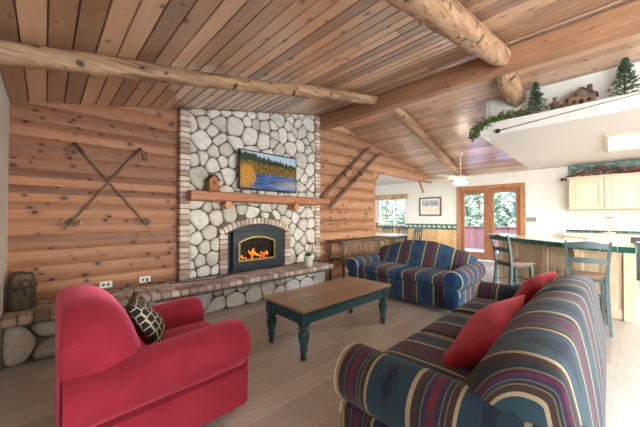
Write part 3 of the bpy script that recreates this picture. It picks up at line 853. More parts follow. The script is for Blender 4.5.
# TV
tv = thing('television', 'flat black television on the chimney showing an autumn lake', 'television', (2.64, 3.86, 1.69))
T0, T1, TZ0, TZ1, TY = 2.055, 3.16, 1.665, 2.275, 3.84
mb = MB(); mb.box((T0, TY, TZ0), (T1, TY+.045, TZ1), .006); mb.box((2.45, TY+.04, 1.8), (2.8, CY-.052, 2.15)); obj('television_case', mb, M['black'], tv, world=True, smooth=0)
obj('television_screen', MB().box((T0+.022, TY-.002, TZ0+.028), (T1-.022, TY+.002, TZ1-.022)), M['tv'], tv, world=True, smooth=0,
    uv=lambda c: ((c.x+2.64-T0)/(T1-T0), (c.z+1.69-TZ0)/(TZ1-TZ0)))

# birdhouse
bh = thing('birdhouse', 'small wooden birdhouse with a peaked roof standing on the mantel', 'birdhouse', (1.65, 3.83, 1.607))
mb = MB(); mb.prism([(-.065, 0), (-.065, .15), (0, .215), (.065, .15), (.065, 0)], -.06, .06, 'Y'); obj('birdhouse_body', mb, M['bird'], bh, smooth=0)
mb = MB()
for s in (-1, 1):
    Rm = Matrix.Translation((0, 0, .222)) @ Matrix.Rotation(s*math.radians(45), 4, 'Y'); mb.box((0 if s > 0 else -.12, -.085, -.004), (.12 if s > 0 else 0, .085, .008), .002, Rm)
obj('birdhouse_roof', mb, M['barn'], bh)
obj('entry_hole', MB().lathe([(0, -.0615), (.018, -.0615), (.018, -.055), (0, -.055)], (0, 0, .11), 14, 'Y'), M['black'], bh)
obj('perch', MB().tube([(0, -.06, .075), (0, -.09, .075)], .004, 6), M['bird'], bh)

# skis
def ski(xa, za, xb, zb, y, label):
    t = thing('wooden_ski', label, 'ski', (xa, y, za), 0, 'old wooden skis on the log wall')
    L = math.hypot(xb-xa, zb-za); ang = math.atan2(zb-za, xb-xa); Rm = Matrix.Rotation(-ang, 4, 'Y')
    rings = []; n = 24
    for i in range(n+1):
        s = i/n; x = s*L; w_ = .038-.006*math.sin(PI*s) if s < .93 else .038*math.sqrt(max(.02, 1-((s-.93)/.07)**2)); h = .009+.008*math.sin(PI*s); dy = -.07*max(0, (s-.88)/.12)**2
        rings.append([tuple(Rm @ Vector((x, dy+q, p*w_))) for p, q in ((-1, -h), (1, -h), (1, h), (-1, h))])
    b = obj('ski_blade', MB().loft(rings), M['skiwood'], t)
    for s in (.44, .56):
        c = Rm @ Vector((s*L, -.02, 0)); obj('ski_binding', MB().box((-.02, -.022, -.045), (.02, .012, .045), .004, Matrix.Translation(c) @ Rm), M['leather'], t)
    return t
ski(3.80, 1.60, 5.34, 2.86, YB-.165, 'old wooden ski on the log wall, the one nearer the stone chimney')
ski(4.02, 1.44, 5.76, 2.80, YB-.185, 'old wooden ski on the log wall, lower of the two, tail beside the mantel end')

# ski poles
def skipole(h, b, y, label):
    t = thing('ski_pole', label, 'ski pole', (b[0], y, b[1]), 0, 'crossed antique ski poles')
    H = Vector((h[0]-b[0], 0, h[1]-b[1])); d = H.normalized()
    obj('pole_shaft', MB().tube([-d*.06, d*0.02, H], [.004, .009, .011], 8), M['pole'], t)
    obj('leather_grip', MB().tube([H-d*.12, H+d*.01], [.014, .015], 10), M['leather'], t)
    s = -1 if h[0] < b[0] else 1
    mb = MB(); P = H+Vector((-.0, -.01, -.0)); x_ = .035*(1 if s > 0 else -1)
    pts = [P, P+Vector((x_*.4, -.01, -.07)), P+Vector((x_, -.015, -.15)), P+Vector((x_*1.7, -.01, -.15)), P+Vector((x_*1.6, -.01, -.05)), P]
    rings = [[tuple(p+Vector((0, a, 0))+Vector((b_, 0, 0))) for a, b_ in ((-.014, -.002), (.014, -.002), (.014, .002), (-.014, .002))] for p in pts]
    mb.loft(rings); obj('wrist_strap', mb, M['leather'], t)
    mb = MB(); n = 24; c = d*.05
    ring = [c+Vector((.075*math.cos(2*PI*i/n), -.0, .055*math.sin(2*PI*i/n)))+Vector((0, .01*math.cos(2*PI*i/n), 0)) for i in range(n+1)]
    mb.tube(ring, .005, 6, caps=False)
    obj('snow_basket', mb, M['cane'], t)
    mb = MB()
    for i in range(4):
        a = PI*i/4+.3; e = Vector((.073*math.cos(a), 0, .053*math.sin(a))); mb.tube([c-e, c, c+e], .004, 5)
    obj('basket_webbing', mb, M['leather'], t)
skipole((.22, 2.04), (.90, 1.15), YB-.05, 'antique ski pole crossing from upper left down towards the chimney')
skipole((.82, 2.08), (.17, 1.15), YB-.075, 'antique ski pole crossing from beside the chimney down to the left')

# outlets, switch plates
def outlet(p, label, wd=.07, ht=.115, ax='Y', mat='outlet', cat='outlet', name='wall_outlet', slots=2, grp=None, vert=True):
    t = thing(name, label, cat, p, 0, grp)
    w2, h2 = wd/2, ht/2
    if ax == 'Y': obj('cover_plate', MB().box((-w2, -.006, -h2), (w2, .003, h2), .003), M[mat], t)
    else: obj('cover_plate', MB().box((-.006, -w2, -h2), (.003, w2, h2), .003), M[mat], t)
    for i in range(slots):
        q = (i-(slots-1)/2)*(.045)
        a = (q, 0) if wd > ht else (0, q)
        if ax == 'Y': obj('socket' if slots == 2 else 'switch_toggle', MB().box((a[0]-.013, -.009, a[1]-.015), (a[0]+.013, -.003, a[1]+.015), .003), M['slot' if slots == 2 else mat], t)
        else: obj('switch_toggle' if slots != 2 else 'socket', MB().box((-.012, a[0]-.008, a[1]-.015), (-.004, a[0]+.008, a[1]+.015), .003), M['slot'], t)
outlet((.50, YB-.022, .475), 'white outlet plate low on the cedar wall, further from the chimney', .12, .075, grp='outlets above the hearth')
outlet((.89, YB-.022, .475), 'white outlet plate low on the cedar wall, nearer the chimney with a cord plugged in', .12, .075, grp='outlets above the hearth')
outlet((5.32, YB-.115, 1.29), 'small dark switch plate on the round log wall', .09, .12, mat='slot', cat='light switch', name='light_switch', slots=2)
outlet((XF-.001, 1.41, 1.18), 'wide grey switch plate on the white wall beside the french doors', .21, .12, 'X', 'greyplate', 'light switch', 'light_switch', 4)
outlet((XF-.001, 1.12, 1.18), 'white outlet plate on the wall between the grey switches and the kitchen', .12, .115, 'X', 'outlet', slots=2)
mb = MB(); mb.tube([(.90, YB-.035, .47), (.93, YB-.08, .43), (1.1, YB-.14, .415), (1.35, 3.80, .414), (1.65, 3.73, .414), (1.85, 3.80, .414), (1.93, 3.86, .414)], .006, 6)
tag(obj('power_cord', mb, M['cord']), 'black cord running along the hearth bricks to the stove', 'cord')
mb = MB(); mb.tube([(.66, YB-.03, .50), (.67, YB-.06, .44), (.74, YB-.10, .414), (.9, YB-.13, .414), (1.15, YB-.16, .414)], .005, 6)
tag(obj('power_cord', mb, M['cordw']), 'thin tan cord lying on the hearth under the outlets', 'cord')

# bucket-like wooden basket
bk = thing('wooden_bucket', 'weathered grey-brown wooden pack basket in the left corner of the hearth', 'basket', (-.150, 3.79, .41))
mb = MB(); rings = []
for z, s in ((0, .92), (.02, 1), (.14, 1.02), (.24, .98), (.29, .86), (.315, .7)):
    ring = []
    for k in range(20):
        t = 2*PI*k/20; ex = .5; x = math.copysign(abs(math.cos(t))**ex, math.cos(t))*.092*s; y = math.copysign(abs(math.sin(t))**ex, math.sin(t))*.11*s; ring.append((x, y, z))
    rings.append(ring)
obj('bucket_body', mb.loft(rings), M['barn'], bk, smooth=40)
mb = MB()
for zz in (.20,):
    pts = []
    for k in range(21):
        t = 2*PI*k/20; pts.append((math.copysign(abs(math.cos(t))**.5, math.cos(t))*.096, math.copysign(abs(math.sin(t))**.5, math.sin(t))*.114, zz))
    mb.tube(pts, .006, 6, caps=False)
obj('strap_band', mb, M['black'], bk)
mb = MB(); mb.tube([(.03+.03*math.cos(a), -.125, .24+.035*math.sin(a)) for a in [2*PI*i/16 for i in range(17)]], .005, 6, caps=False); mb.box((.015, -.13, .13), (.035, -.115, .215), .003)
obj('buckle_ring', mb, M['leather'], bk)
mb = MB(); mb.tube([(-.07, 0, .30), (-.05, -.01, .33), (0, -.01, .335), (.05, 0, .30)], .011, 8); obj('bucket_handle', mb, M['leather'], bk)

# flower pot
pt = thing('flower_pot', 'white pot with one red flower standing on the right end of the hearth', 'flower pot', (3.24, 3.62, .41))
obj('pot', MB().lathe([(0, 0), (.07, 0), (.082, .15), (.085, .155), (.085, .165), (.074, .165), (.07, .14), (0, .14)], (0, 0, 0), 24), M['pot'], pt)
random.seed(8); mb = MB()
for i in range(16):
    a = random.uniform(0, 2*PI); r_ = random.uniform(.03, .09); z = random.uniform(.17, .24); c = Vector((r_*math.cos(a), r_*math.sin(a), z)); d = Vector((math.cos(a), math.sin(a), .3)).normalized(); s = Vector((-math.sin(a), math.cos(a), 0))*.018
    mb.add([Vector((0, 0, .15)), c*.6+Vector((0, 0, .07))+s, c+d*.03, c*.6+Vector((0, 0, .07))-s], [(0, 1, 2, 3)])
mb.tube([(0, 0, .14), (.01, 0, .26), (.03, 0, .36)], .004, 6)
obj('leaves', mb, M['leaf'], pt, smooth=0)
mb = MB()
for i in range(14):
    a = 2*PI*i/7+(.4 if i > 6 else 0); r_ = .028 if i < 7 else .016; c = Vector((.03+r_*math.cos(a), r_*math.sin(a), .375+(.008 if i > 6 else 0)))
    mb.lathe([(0, -.012), (.014, -.006), (.017, .003), (0, .012)], c, 8)
obj('flower', mb, M['flower'], pt)

# ------------------------------------------------------------------ sofas
def ss(a, b, x): t = max(0, min(1, (x-a)/(b-a))); return t*t*(3-2*t)
def arm_profile(w, top, r, zb=.07):
    """(x outward, z): inner face at x=0"""
    cx, cz = r*.95, top-r; P = [(0.02, zb), (.01, .2), (0, cz-.04)]
    for i in range(19):
        a = math.radians(180-i*(245/18)); P.append((cx+r*math.cos(a), cz+r*math.sin(a)))
    e = P[-1]; ox = w
    P += [(ox, cz-r*1.0), (ox+.005, .25), (ox, zb)]
    return P
def sofa(name, label, cat, loc, rz, L, D, H, fab, fabarm, armtop, armr, armw, backprof, camel, ncush, seatz, plainfront=None, pipe=None, grp=None, nback=None, feet='stoolpaint', armrise=.03, backin=0.0, er=.07, edrop=.05, arend=0):
    t = thing(name, label, cat, loc, rz, grp)
    hl, hd = L/2, D/2; rollw = armr*1.95
    inner = hl-rollw
    uvb = lambda c: (c.x, c.z-c.y*.9)
    uva = lambda c: (c.y, abs(c.x)*1.0+c.z)
    # base / front rail
    mb = MB(); mb.box((-inner-.02, -hd+.08, .06), (inner+.02, hd-.045, seatz-.13), .02)
    obj('base', mb, M[fab], t, uv=uvb)
    # seat cushions
    cw = 2*inner/ncush
    for i in range(ncush):
        x0 = -inner+cw*i+.004; x1 = x0+cw-.008; rings = []; n = 16; ys0, ys1 = -hd+.28, hd-.015; z0, z1 = seatz-.13, seatz
        for k in range(n+1):
            x = x0+(x1-x0)*k/n; e = min(k, n-k)/n; rr = min(1, math.sqrt(max(0, 1-(1-min(1, e/.10))**2))); q = .035*(1-rr)
            cr = .022*math.sin(PI*k/n); ring = []
            m_ = 40
            hw, hh, R_ = (ys1-ys0)/2-q, (z1-z0)/2-q, .05
            for j in range(m_):
                a = 2*PI*j/m_; ca, sa = math.cos(a), math.sin(a)
                px_ = math.copysign(abs(ca)**.28, ca)*hw; pz_ = math.copysign(abs(sa)**.42, sa)*hh
                yy = (ys0+ys1)/2+px_; pz_ += cr*(1-(px_/hw)**2)*(1 if sa > 0 else 0)
                ring.append((x, yy, (z0+z1)/2+pz_))
            rings.append(ring)
        obj('seat_cushion', MB().loft(rings), M[fab], t, uv=uvb, smooth=70)
    # back
    for _ in range(2):
        q = [backprof[0]]
        for a_, b_ in zip(backprof[:-1], backprof[1:]): q += [tuple(m*.75+k_*.25 for m, k_ in zip(a_, b_)), tuple(m*.25+k_*.75 for m, k_ in zip(a_, b_))]
        backprof = q+[backprof[-1]]
    nb = nback or ncush; n = 24*nb if nb > 1 else 40; rings = []
    bl = inner+rollw*.55*backin+.0
    for k in range(n+1):
        x = -bl+2*bl*k/n; u = x/bl
        h = camel(u)
        seam = 1.0
        for j in range(1, nb):
            xs = -1+2*j/nb; dd = abs(u-xs)*bl; seam = min(seam, 1-.85*math.exp(-(dd/.018)**2)-.15*math.exp(-(dd/.07)**2))
        e = (1-abs(u))*bl; ed = math.sqrt(max(0, 1-(1-min(1, e/er))**2)); ring = []
        for (yy, zz, isfront) in backprof:
            fz = seatz*.4+(zz-seatz*.4)*(h if zz > seatz*.4 else 1) if zz > seatz*.4 else zz
            y2 = yy
            if isfront > 0: y2 = yy-.03*isfront*(1-seam)-.045*isfront*(1-ed); fz = fz-.03*isfront*(1-seam)*(1 if zz > .6 else 0)
            fz -= edrop*(1-ed)*ss(.4, .7, zz)
            ring.append((x, -hd+y2, fz))
        rings.append(ring)
    def dome(rg, sg):
        c = Vector((0, 0, 0))
        for p in rg: c += Vector(p)/len(rg)
        out = []
        for q, (sc, dx) in enumerate(((.985, .004), (.93, .009), (.82, .0145), (.68, .0195), (.5, .025), (.3, .031), (.12, .036))): out.append([tuple(c+(Vector(p)-c)*sc+Vector((sg*dx, 0, 0))) for p in rg])
        return out
    rings = list(reversed(dome(rings[0], -1)))+rings+dome(rings[-1], 1)
    ub = lambda c: (c.x if abs(c.x) <= bl else math.copysign(bl+(abs(c.x)-bl)*7, c.x), c.z-c.y*.9)
    obj('backrest', MB().loft(rings), M[fab], t, uv=ub, smooth=60)
    # arms
    for s in (-1, 1):
        P = arm_profile(armw, armtop, armr); rings = []; n = 18; ya, yb = -hd+.03, hd-.02
        cxp = sum(p[0] for p in P)/len(P); czp = sum(p[1] for p in P)/len(P)
        for k in range(n+1):
            y = ya+(yb-ya)*k/n; sc = 1
            if k == n: sc = .90-arend*.25
            if k == n-1: y = yb-.006-arend*.01; sc = .97-arend*.12
            if k == n-2: y = yb-.022-arend*.02; sc = 1.0-arend*.03
            rs = armrise*(1-k/n)
            ring = []
            for (x, z) in P:
                X_ = cxp+(x-cxp)*sc; Z_ = z if z < .1 else czp+(z-czp)*sc+rs*ss(.2, .5, z)
                X_ += .006*math.sin(y*6)*(z > .3)
                ring.append((s*(inner+X_), y, Z_))
            rings.append(ring)
        a = obj('arm', MB().loft(rings), M[fabarm], t, uv=uva, smooth=60)
        if plainfront:
            R0 = [(s*(inner+cxp+(x-cxp)*.93), yb+.001, czp+(z-czp)*.93 if z > .1 else z+.01) for x, z in P]; R1 = [(x, y+.012, z) for x, y, z in R0]; R2 = [(x*1.0, y+.016, z) for x, y, z in [(s*(inner+cxp+(p-cxp)*.86), yb+.001, czp+(z-czp)*.88) for p, z in P]]
            xc = s*(inner+armw*.5); obj('arm_front', MB().loft([R0, R1, R2]), M[plainfront], a, uv=lambda c: (c.x-xc, c.z), smooth=60)
        if pipe:
            pts = [(s*(inner+cxp+(x-cxp)*.965), yb-.002, czp+(z-czp)*.965) for x, z in P[1:-1]]
            obj('piping', MB().tube(pts, .007, 6), M[pipe], a)
    for sx in (-1, 1):
        for sy in (-1, 1):
            mb = MB().lathe([(0, 0), (.026, 0), (.035, .03), (.042, .065), (0, .075)], (sx*(inner+armw*.55), sy*(hd-.10), 0), 12); obj('foot', mb, M[feet], t)
    return t
# back profile: (y from rear, z, frontness)
def bprof(H, thick_top, thick_seat, seatz, rear=.02):
    P = [(rear+.01, .08, 0), (rear, .35, 0), (rear-.0, H-.14, 0), (rear+.005, H-.07, 0), (rear+.03, H-.025, .2), (rear+.07, H-.004, .4), (rear+.12, H, .6)]
    tt = thick_top
    P += [(rear+tt*.75, H-.012, .8), (rear+tt, H-.05, 1), (rear+tt+.045, H-.12, 1), (rear+tt+(thick_seat-tt)*.55, H-.22, 1), (rear+tt+(thick_seat-tt)*.82, (H-.22+seatz)/2, 1), (rear+thick_seat, seatz+.03, .7), (rear+thick_seat-.03, seatz-.08, .2), (rear+thick_seat-.08, .12, 0)]
    return P
def bprof2(H, seatz, lean=.07, th=.46):
    P = [(.02, .08, 0), (.02, .30, 0), (.02+lean*.5, H-.22, 0), (.02+lean*.85, H-.09, 0), (.02+lean, H-.045, .1), (.04+lean, H-.012, .3), (.09+lean, H, .5)]
    P += [(.16+lean, H-.006, .7), (.22+lean, H-.035, .9), (.275+lean, H-.085, 1), (.315+lean, H-.155, 1), (.345+lean, H-.24, 1), (.36+lean, H-.31, 1), (th, seatz+.02, .7), (th-.03, seatz-.08, .2), (th-.08, .12, 0)]
    return P
# loveseat (front faces -X)
sofa('loveseat', 'blue striped camel-back loveseat facing the coffee table, its back to the dining area', 'loveseat', (4.12, 2.19, 0), PI/2,
     1.86, .96, .86, 'fab1', 'fab1arm', .565, .125, .20, bprof(.86, .17, .34, .46), lambda u: 1.0+.0*u-.22*ss(.15, 1, abs(u))-.03*ss(.8, 1, abs(u)), 2, .47, 'fab1plain', 'cream', nback=1, backin=1)
# long sofa (front faces +Y)
sofa('striped_sofa', 'long teal striped sofa with rolled arms and two red pillows, its back turned', 'sofa', (2.22, .50, 0), 0,
     2.36, .98, .84, 'fab2', 'fab2arm', .575, .138, .22, bprof2(.82, .45), lambda u: 1.0-.08*ss(.3, 1, abs(u)), 3, .45, None, 'cream', nback=2, armrise=.02, backin=1, er=.05, edrop=.03)
# red armchair (front faces +X)
sofa('red_armchair', 'oversized rose-red armchair with fat rolled arms, a black patterned pillow on its seat', 'armchair', (.50, 2.08, 0), -PI/2,
     1.02, .94, .84, 'red', 'red', .59, .15, .245, bprof2(.845, .42, .0, .44), lambda u: 1.0-.05*abs(u)**2, 1, .42, None, None, feet='red', armrise=-.06, backin=1, er=.22, edrop=.12, arend=1)

# pillows
def pillow(name, label, mat, loc, rot, w, h, t, cat='pillow', grp=None, sag=0):
    n = 18; mb = MB(); front = []; 
    def P(u, v, s):
        x = w/2*u*(1-.07*(1-v*v)); z = h/2*v*(1-.07*(1-u*u)); th = t/2*(max(0, (1-u*u))**.42)*(max(0, (1-v*v))**.42)
        return (x, s*th+.01*math.sin(3*u+2*v), z)
    idx = {}; vs = []; fs = []
    for s in (-1, 1):
        for i in range(n+1):
            for j in range(n+1):
                edge = i in (0, n) or j in (0, n)
                if s == 1 and edge: idx[(s, i, j)] = idx[(-1, i, j)]; continue
                idx[(s, i, j)] = len(vs); u, v = math.sin((i/n-.5)*PI), math.sin((j/n-.5)*PI); vs.append(P(u, v, s))
        for i in range(n):
            for j in range(n): fs.append((idx[(s, i, j)], idx[(s, i+1, j)], idx[(s, i+1, j+1)], idx[(s, i, j+1)]))
    mb.add(vs, fs)
    o = obj(name, mb, M[mat], None, uv=lambda c: (c.x/.5+3, c.z/.5+3), smooth=70)
    o.location = loc; o.rotation_euler = rot; tag(o, label, cat, grp); return o
pillow('throw_pillow', 'square black pillow with a cream lattice pattern on the red armchair', 'lattice', (.50, 2.22, .56), (math.radians(-34), 0, math.radians(75)), .38, .34, .13)
pillow('throw_pillow', 'longer red pillow leaning on the nearer half of the striped sofa back', 'velvet', (1.86, .53, .57), (math.radians(47), math.radians(-6), math.radians(4)), .72, .44, .16, grp='red pillows on the striped sofa')
pillow('throw_pillow', 'smaller red pillow leaning between the far arm and back of the striped sofa', 'velvet', (3.02, .49, .60), (math.radians(42), math.radians(-8), math.radians(-4)), .46, .40, .15, grp='red pillows on the striped sofa')

# ------------------------------------------------------------------ coffee table
ct = thing('coffee_table', 'long coffee table with plank top and dark teal turned legs', 'coffee table', (2.24, 2.12, 0))
W2, D2, HT = .69, .32, .455
obj('table_top', MB().box((-W2, -D2, HT-.025), (W2, D2, HT), .006), M['tabletop'], ct)
mb = MB(); a, b = W2-.045, D2-.045
for (x0, y0, x1, y1) in ((-a, -b, a, -b+.022), (-a, b-.022, a, b), (-a, -b, -a+.022, b), (a-.022, -b, a, b)): mb.box((x0, y0, HT-.14), (x1, y1, HT-.026), .003)
for y in (-b-.006, b-.014): mb.box((-a+.08, y, HT-.06), (a-.08, y+.02, HT-.05), .003); mb.box((-a+.08, y, HT-.14), (a-.08, y+.02, HT-.13), .003)
obj('table_apron', mb, M['teal'], ct)
leg = [(0, 0), (.016, 0), (.024, .015), (.020, .03), (.024, .045), (.018, .06), (.027, .075), (.031, .085), (.024, .095), (.022, .10), (.034, .15), (.042, .20), (.043, .225), (.030, .25), (.026, .255), (.040, .265), (.042, .275), (.034, .29), (.04, .30), (0, .302)]
for sx in (-1, 1):
    for sy in (-1, 1):
        mb = MB(); mb.lathe([(q*1.18, z_*1.02) for q, z_ in leg], (sx*(a-.03), sy*(b-.03), 0), 20); mb.box((sx*(a-.03)-.042, sy*(b-.03)-.042, .30), (sx*(a-.03)+.042, sy*(b-.03)+.042, HT-.026), .005); obj('leg', mb, M['teal'], ct)

# ------------------------------------------------------------------ twig console
tc = thing('twig_console', 'rustic bark console with a woven twig apron against the log wall behind the loveseat', 'console table', (4.85, 3.70, 0))
random.seed(12)
obj('console_top', MB().box((-.92, -.22, .765), (.90, .19, .79), .008), M['twig'], tc)
for (x, y) in ((-.82, -.19), (.80, -.19), (-.82, .15), (.80, .15)):
    mb = MB(); mb.tube([(x, y, 0), (x+random.uniform(-.02, .02), y, .4), (x, y, .77)], [.03, .026, .028], 9, jitter=.06)
    mb.tube([(x, y, .34), (x-.06*(1 if x < 0 else -1), y, .5), (x-.10*(1 if x < 0 else -1), y, .74)], [.02, .016, .014], 8, jitter=.06); mb.tube([(x, y, .30), (x+.08*(1 if x < 0 else -1), y, .42), (x+.14*(1 if x < 0 else -1), y, .44)], [.02, .016, .012], 8, jitter=.06)
    obj('leg', mb, M['twig'], tc)
mb = MB(); mb.tube([(-.86, -.19, .42), (0, -.2, .43), (.84, -.19, .41)], .017, 8, jitter=.05); mb.tube([(-.9, -.2, .75), (0, -.2, .745), (.88, -.2, .75)], .017, 8, jitter=.05); mb.tube([(-.86, .14, .42), (.84, .14, .42)], .015, 8); mb.tube([(-.82, -.19, .42), (-.82, .15, .43)], .015, 8); mb.tube([(.8, -.19, .42), (.8, .15, .43)], .015, 8)
obj('stretcher', mb, M['twig'], tc)
mb = MB(); x = -.80
while x < .80:
    a, b, c = (random.uniform(-.05, .05) for _ in range(3)); y_ = -.2+random.uniform(-.012, .012)
    mb.tube([(x+a, y_, .42), (x+b*.8, y_-.01, .53), (x+c*.9, y_, .64), (x-a, y_, .75)], [.014, .012, .010, .009], 6, jitter=.08); x += random.uniform(.055, .095)
obj('twig_apron', mb, M['bamboo'], tc)

# ------------------------------------------------------------------ peninsula with tiled top
def offset_poly(f, d):
    out = []
    for i, p in enumerate(f):
        a = Vector(f[max(i-1, 0)]); b = Vector(f[min(i+1, len(f)-1)]); t = (b-a).normalized(); nrm = Vector((t.y, -t.x)); out.append(tuple(Vector(p)+nrm*d))
    return out
front = [(4.74, -.20), (4.79, .09), (4.97, .45), (5.32, .87), (5.80, 1.36), (6.30, 1.68), (6.80, 1.86)]
bodyf = offset_poly(front, .23); bodyf[0] = (4.98, -.19)
back_ = [(7.15, 1.50), (6.6, 1.25), (6.1, .85), (5.75, .4), (5.60, .0), (5.60, -.19)]
pen = thing('kitchen_peninsula', 'curved maple breakfast peninsula with a white tile top edged in dark green tile', 'kitchen peninsula', (5.3, .4, 0))
mb = MB().prism(bodyf+back_, .0, .85)
obj('cabinet_body', mb, M['panel'], pen, smooth=30, world=True)
def along(poly, mb, z0, z1, w, gap, th, out=.0, skip=0, h=None):
    for (a, b) in zip(poly[:-1], poly[1:]):
        a, b = Vector(a), Vector(b); L = (b-a).length; t = (b-a)/L; n_ = max(1, round(L/w)); s = L/n_
        for i in range(n_):
            c = a+t*(i*s); ang = math.atan2(t.y, t.x); mb.cr = random.random()
            Rm = Matrix.Translation((c.x, c.y, 0)) @ Matrix.Rotation(ang, 4, 'Z'); mb.box((gap/2, -th+.0, z0), (s-gap/2, 0+out, z1), .004, Rm)
full = front+[(7.15, 1.55)]+back_[1:-1]+[(5.62, -.20)]
obj('counter_slab', MB().prism([tuple(Vector(p)) for p in full], .838, .896), M['grout'], pen, smooth=0, world=True)
mb = MB(); rv = list(reversed(front)); along(rv, mb, .836, .903, .15, .006, .006, .008)
along([(5.62, -.20), (4.74, -.20)][::1], mb, .836, .903, .15, .006, -.004, .012)
obj('green_edge_tiles', mb, M['gtile'], pen, smooth=0, world=True)['label'] = 'dark green glazed edge tiles'
# white top tiles: grid clipped to the slab outline
def inside(p, poly):
    c = False; j = len(poly)-1
    for i in range(len(poly)):
        xi, yi = poly[i]; xj, yj = poly[j]
        if (yi > p[1]) != (yj > p[1]) and p[0] < (xj-xi)*(p[1]-yi)/(yj-yi)+xi: c = not c
        j = i
    return c
mb = MB(); s = .15; cs, sn = math.cos(.75), math.sin(.75)
for i in range(-30, 30):
    for j in range(-30, 30):
        q = [(5.6+(i+a)*s*cs-(j+b)*s*sn, .6+(i+a)*s*sn+(j+b)*s*cs) for a, b in ((.02, .02), (.98, .02), (.98, .98), (.02, .98))]
        if all(inside(p, full) for p in q): mb.prism(q, .894, .900)
obj('white_top_tiles', mb, M['wtile'], pen, smooth=0, world=True)
# framed panels, corner trim, corbel, base trim on the front
def framed(mb, a, b, z0, z1, t=.016, rail=.075):
    a, b = Vector(a), Vector(b); L = (b-a).length; ang = math.atan2((b-a).y, (b-a).x)
    Rm = Matrix.Translation((a.x, a.y, 0)) @ Matrix.Rotation(ang, 4, 'Z')
    mb.box((0, -t, z0), (rail, 0, z1), .003, Rm); mb.box((L-rail, -t, z0), (L, 0, z1), .003, Rm); mb.box((rail, -t, z0), (L-rail, 0, z0+rail*1.4), .003, Rm); mb.box((rail, -t, z1-rail), (L-rail, 0, z1), .003, Rm)
mb = MB(); bf = list(reversed(bodyf))
for a, b in zip(bf[:-1], bf[1:]): framed(mb, b, a, .02, .849, t=-.016)
obj('panel_frame', mb, M['panel'], pen, world=True)
mb = MB().box((4.955, -.205, 0), (5.01, -.10, .85), .006); obj('corner_post', mb, M['panel'], pen, world=True)
mb = MB(); 
for q in (bodyf[2],):
    mb.prism([(q[0]-.19, .845), (q[0]-.19, .80), (q[0]-.15, .775), (q[0]-.10, .77), (q[0]-.07, .70), (q[0]-.02, .66), (q[0]-.0, .60), (q[0]+.02, .60), (q[0]+.02, .845)], q[1]-.02, q[1]+.02, 'Y')
obj('corbel', mb, M['panel'], pen, world=True)
cb = MB().box((-.26, -.16, 0), (.26, .16, .022), .006); o = obj('cutting_board', cb, M['maple']); o.location = (6.32, .30, .901); o.rotation_euler = (0, 0, .75)
tag(o, 'pale wooden cutting board lying on the white tile peninsula top', 'cutting board')

# bar stools
def make_stool(label, loc, rz, grp):
    t = thing('bar_stool', label, 'bar stool', loc, rz, grp)     # front faces +y, seat top .60, back top 1.0
    mb = MB(); rings = []
    for z, s in ((.575, .96), (.58, 1), (.595, 1), (.602, .94)):
        rings.append([(x*s, y*s, z) for x, y in ((-.165, -.16), (.165, -.16), (.195, .0), (.19, .17), (.0, .19), (-.19, .17), (-.195, 0))])
    obj('seat', mb.loft(rings), M['seatwood'], t)
    obj('seat_frame', MB().box((-.165, -.155, .535), (.165, .155, .578), .005), M['stoolpaint'], t)
    for s in (-1, 1):
        obj('leg', MB().loft([[(s*x, y, z) for x, y in ((cx-q, cy-q), (cx+q, cy-q), (cx+q, cy+q), (cx-q, cy+q))] for cx, cy, z, q in ((.185, .20, 0, .013), (.16, .155, .3, .017), (.15, .14, .575, .018))]), M['stoolpaint'], t)
        obj('leg', MB().loft([[(s*x, y, z) for x, y in ((cx-q*.8, cy-q), (cx+q*.8, cy-q), (cx+q*.8, cy+q), (cx-q*.8, cy+q))] for cx, cy, z, q in ((.175, -.22, 0, .014), (.16, -.165, .3, .02), (.155, -.15, .58, .021), (.165, -.18, .8, .017), (.18, -.225, .985, .012))]), M['stoolpaint'], t)
    def slat(zm, h, bow, crest):
        rings = []; n = 12
        for i in range(n+1):
            u = -1+2*i/n; x = u*.165; y = -.15-.17*max(0, zm-.6)/.4*.45-bow*(1-u*u)
            tp = h/2+crest*(math.cos(u*PI)+1)/2; rings.append([(x, y-.009, zm-h/2), (x, y+.009, zm-h/2), (x, y+.009, zm+tp), (x, y-.009, zm+tp)])
        return MB().loft(rings)
    obj('back_slat', slat(.935, .055, .02, .022), M['stoolpaint'], t); obj('back_slat', slat(.77, .05, .02, .010), M['stoolpaint'], t)
    for z, yy in ((.20, .19), (.34, .17)): obj('stretcher', MB().tube([(-.17, yy-.01, z), (.17, yy-.01, z)], .011, 8), M['stoolpaint'], t)
    for s in (-1, 1):
        for z in (.17, .30): obj('stretcher', MB().tube([(s*.172, -.19, z+.02), (s*.175, .17, z)], .010, 8), M['stoolpaint'], t)
    return t
st = make_stool('grey-green ladder-back stool behind the striped sofa, its back to the camera', (4.44, .20, 0), math.radians(-90+6), 'grey-green bar stools at the peninsula')
dup(st, (4.95, 1.0, 0), math.radians(-131), 'grey-green ladder-back stool in profile between the french doors and the peninsula', 'grey-green bar stools at the peninsula')

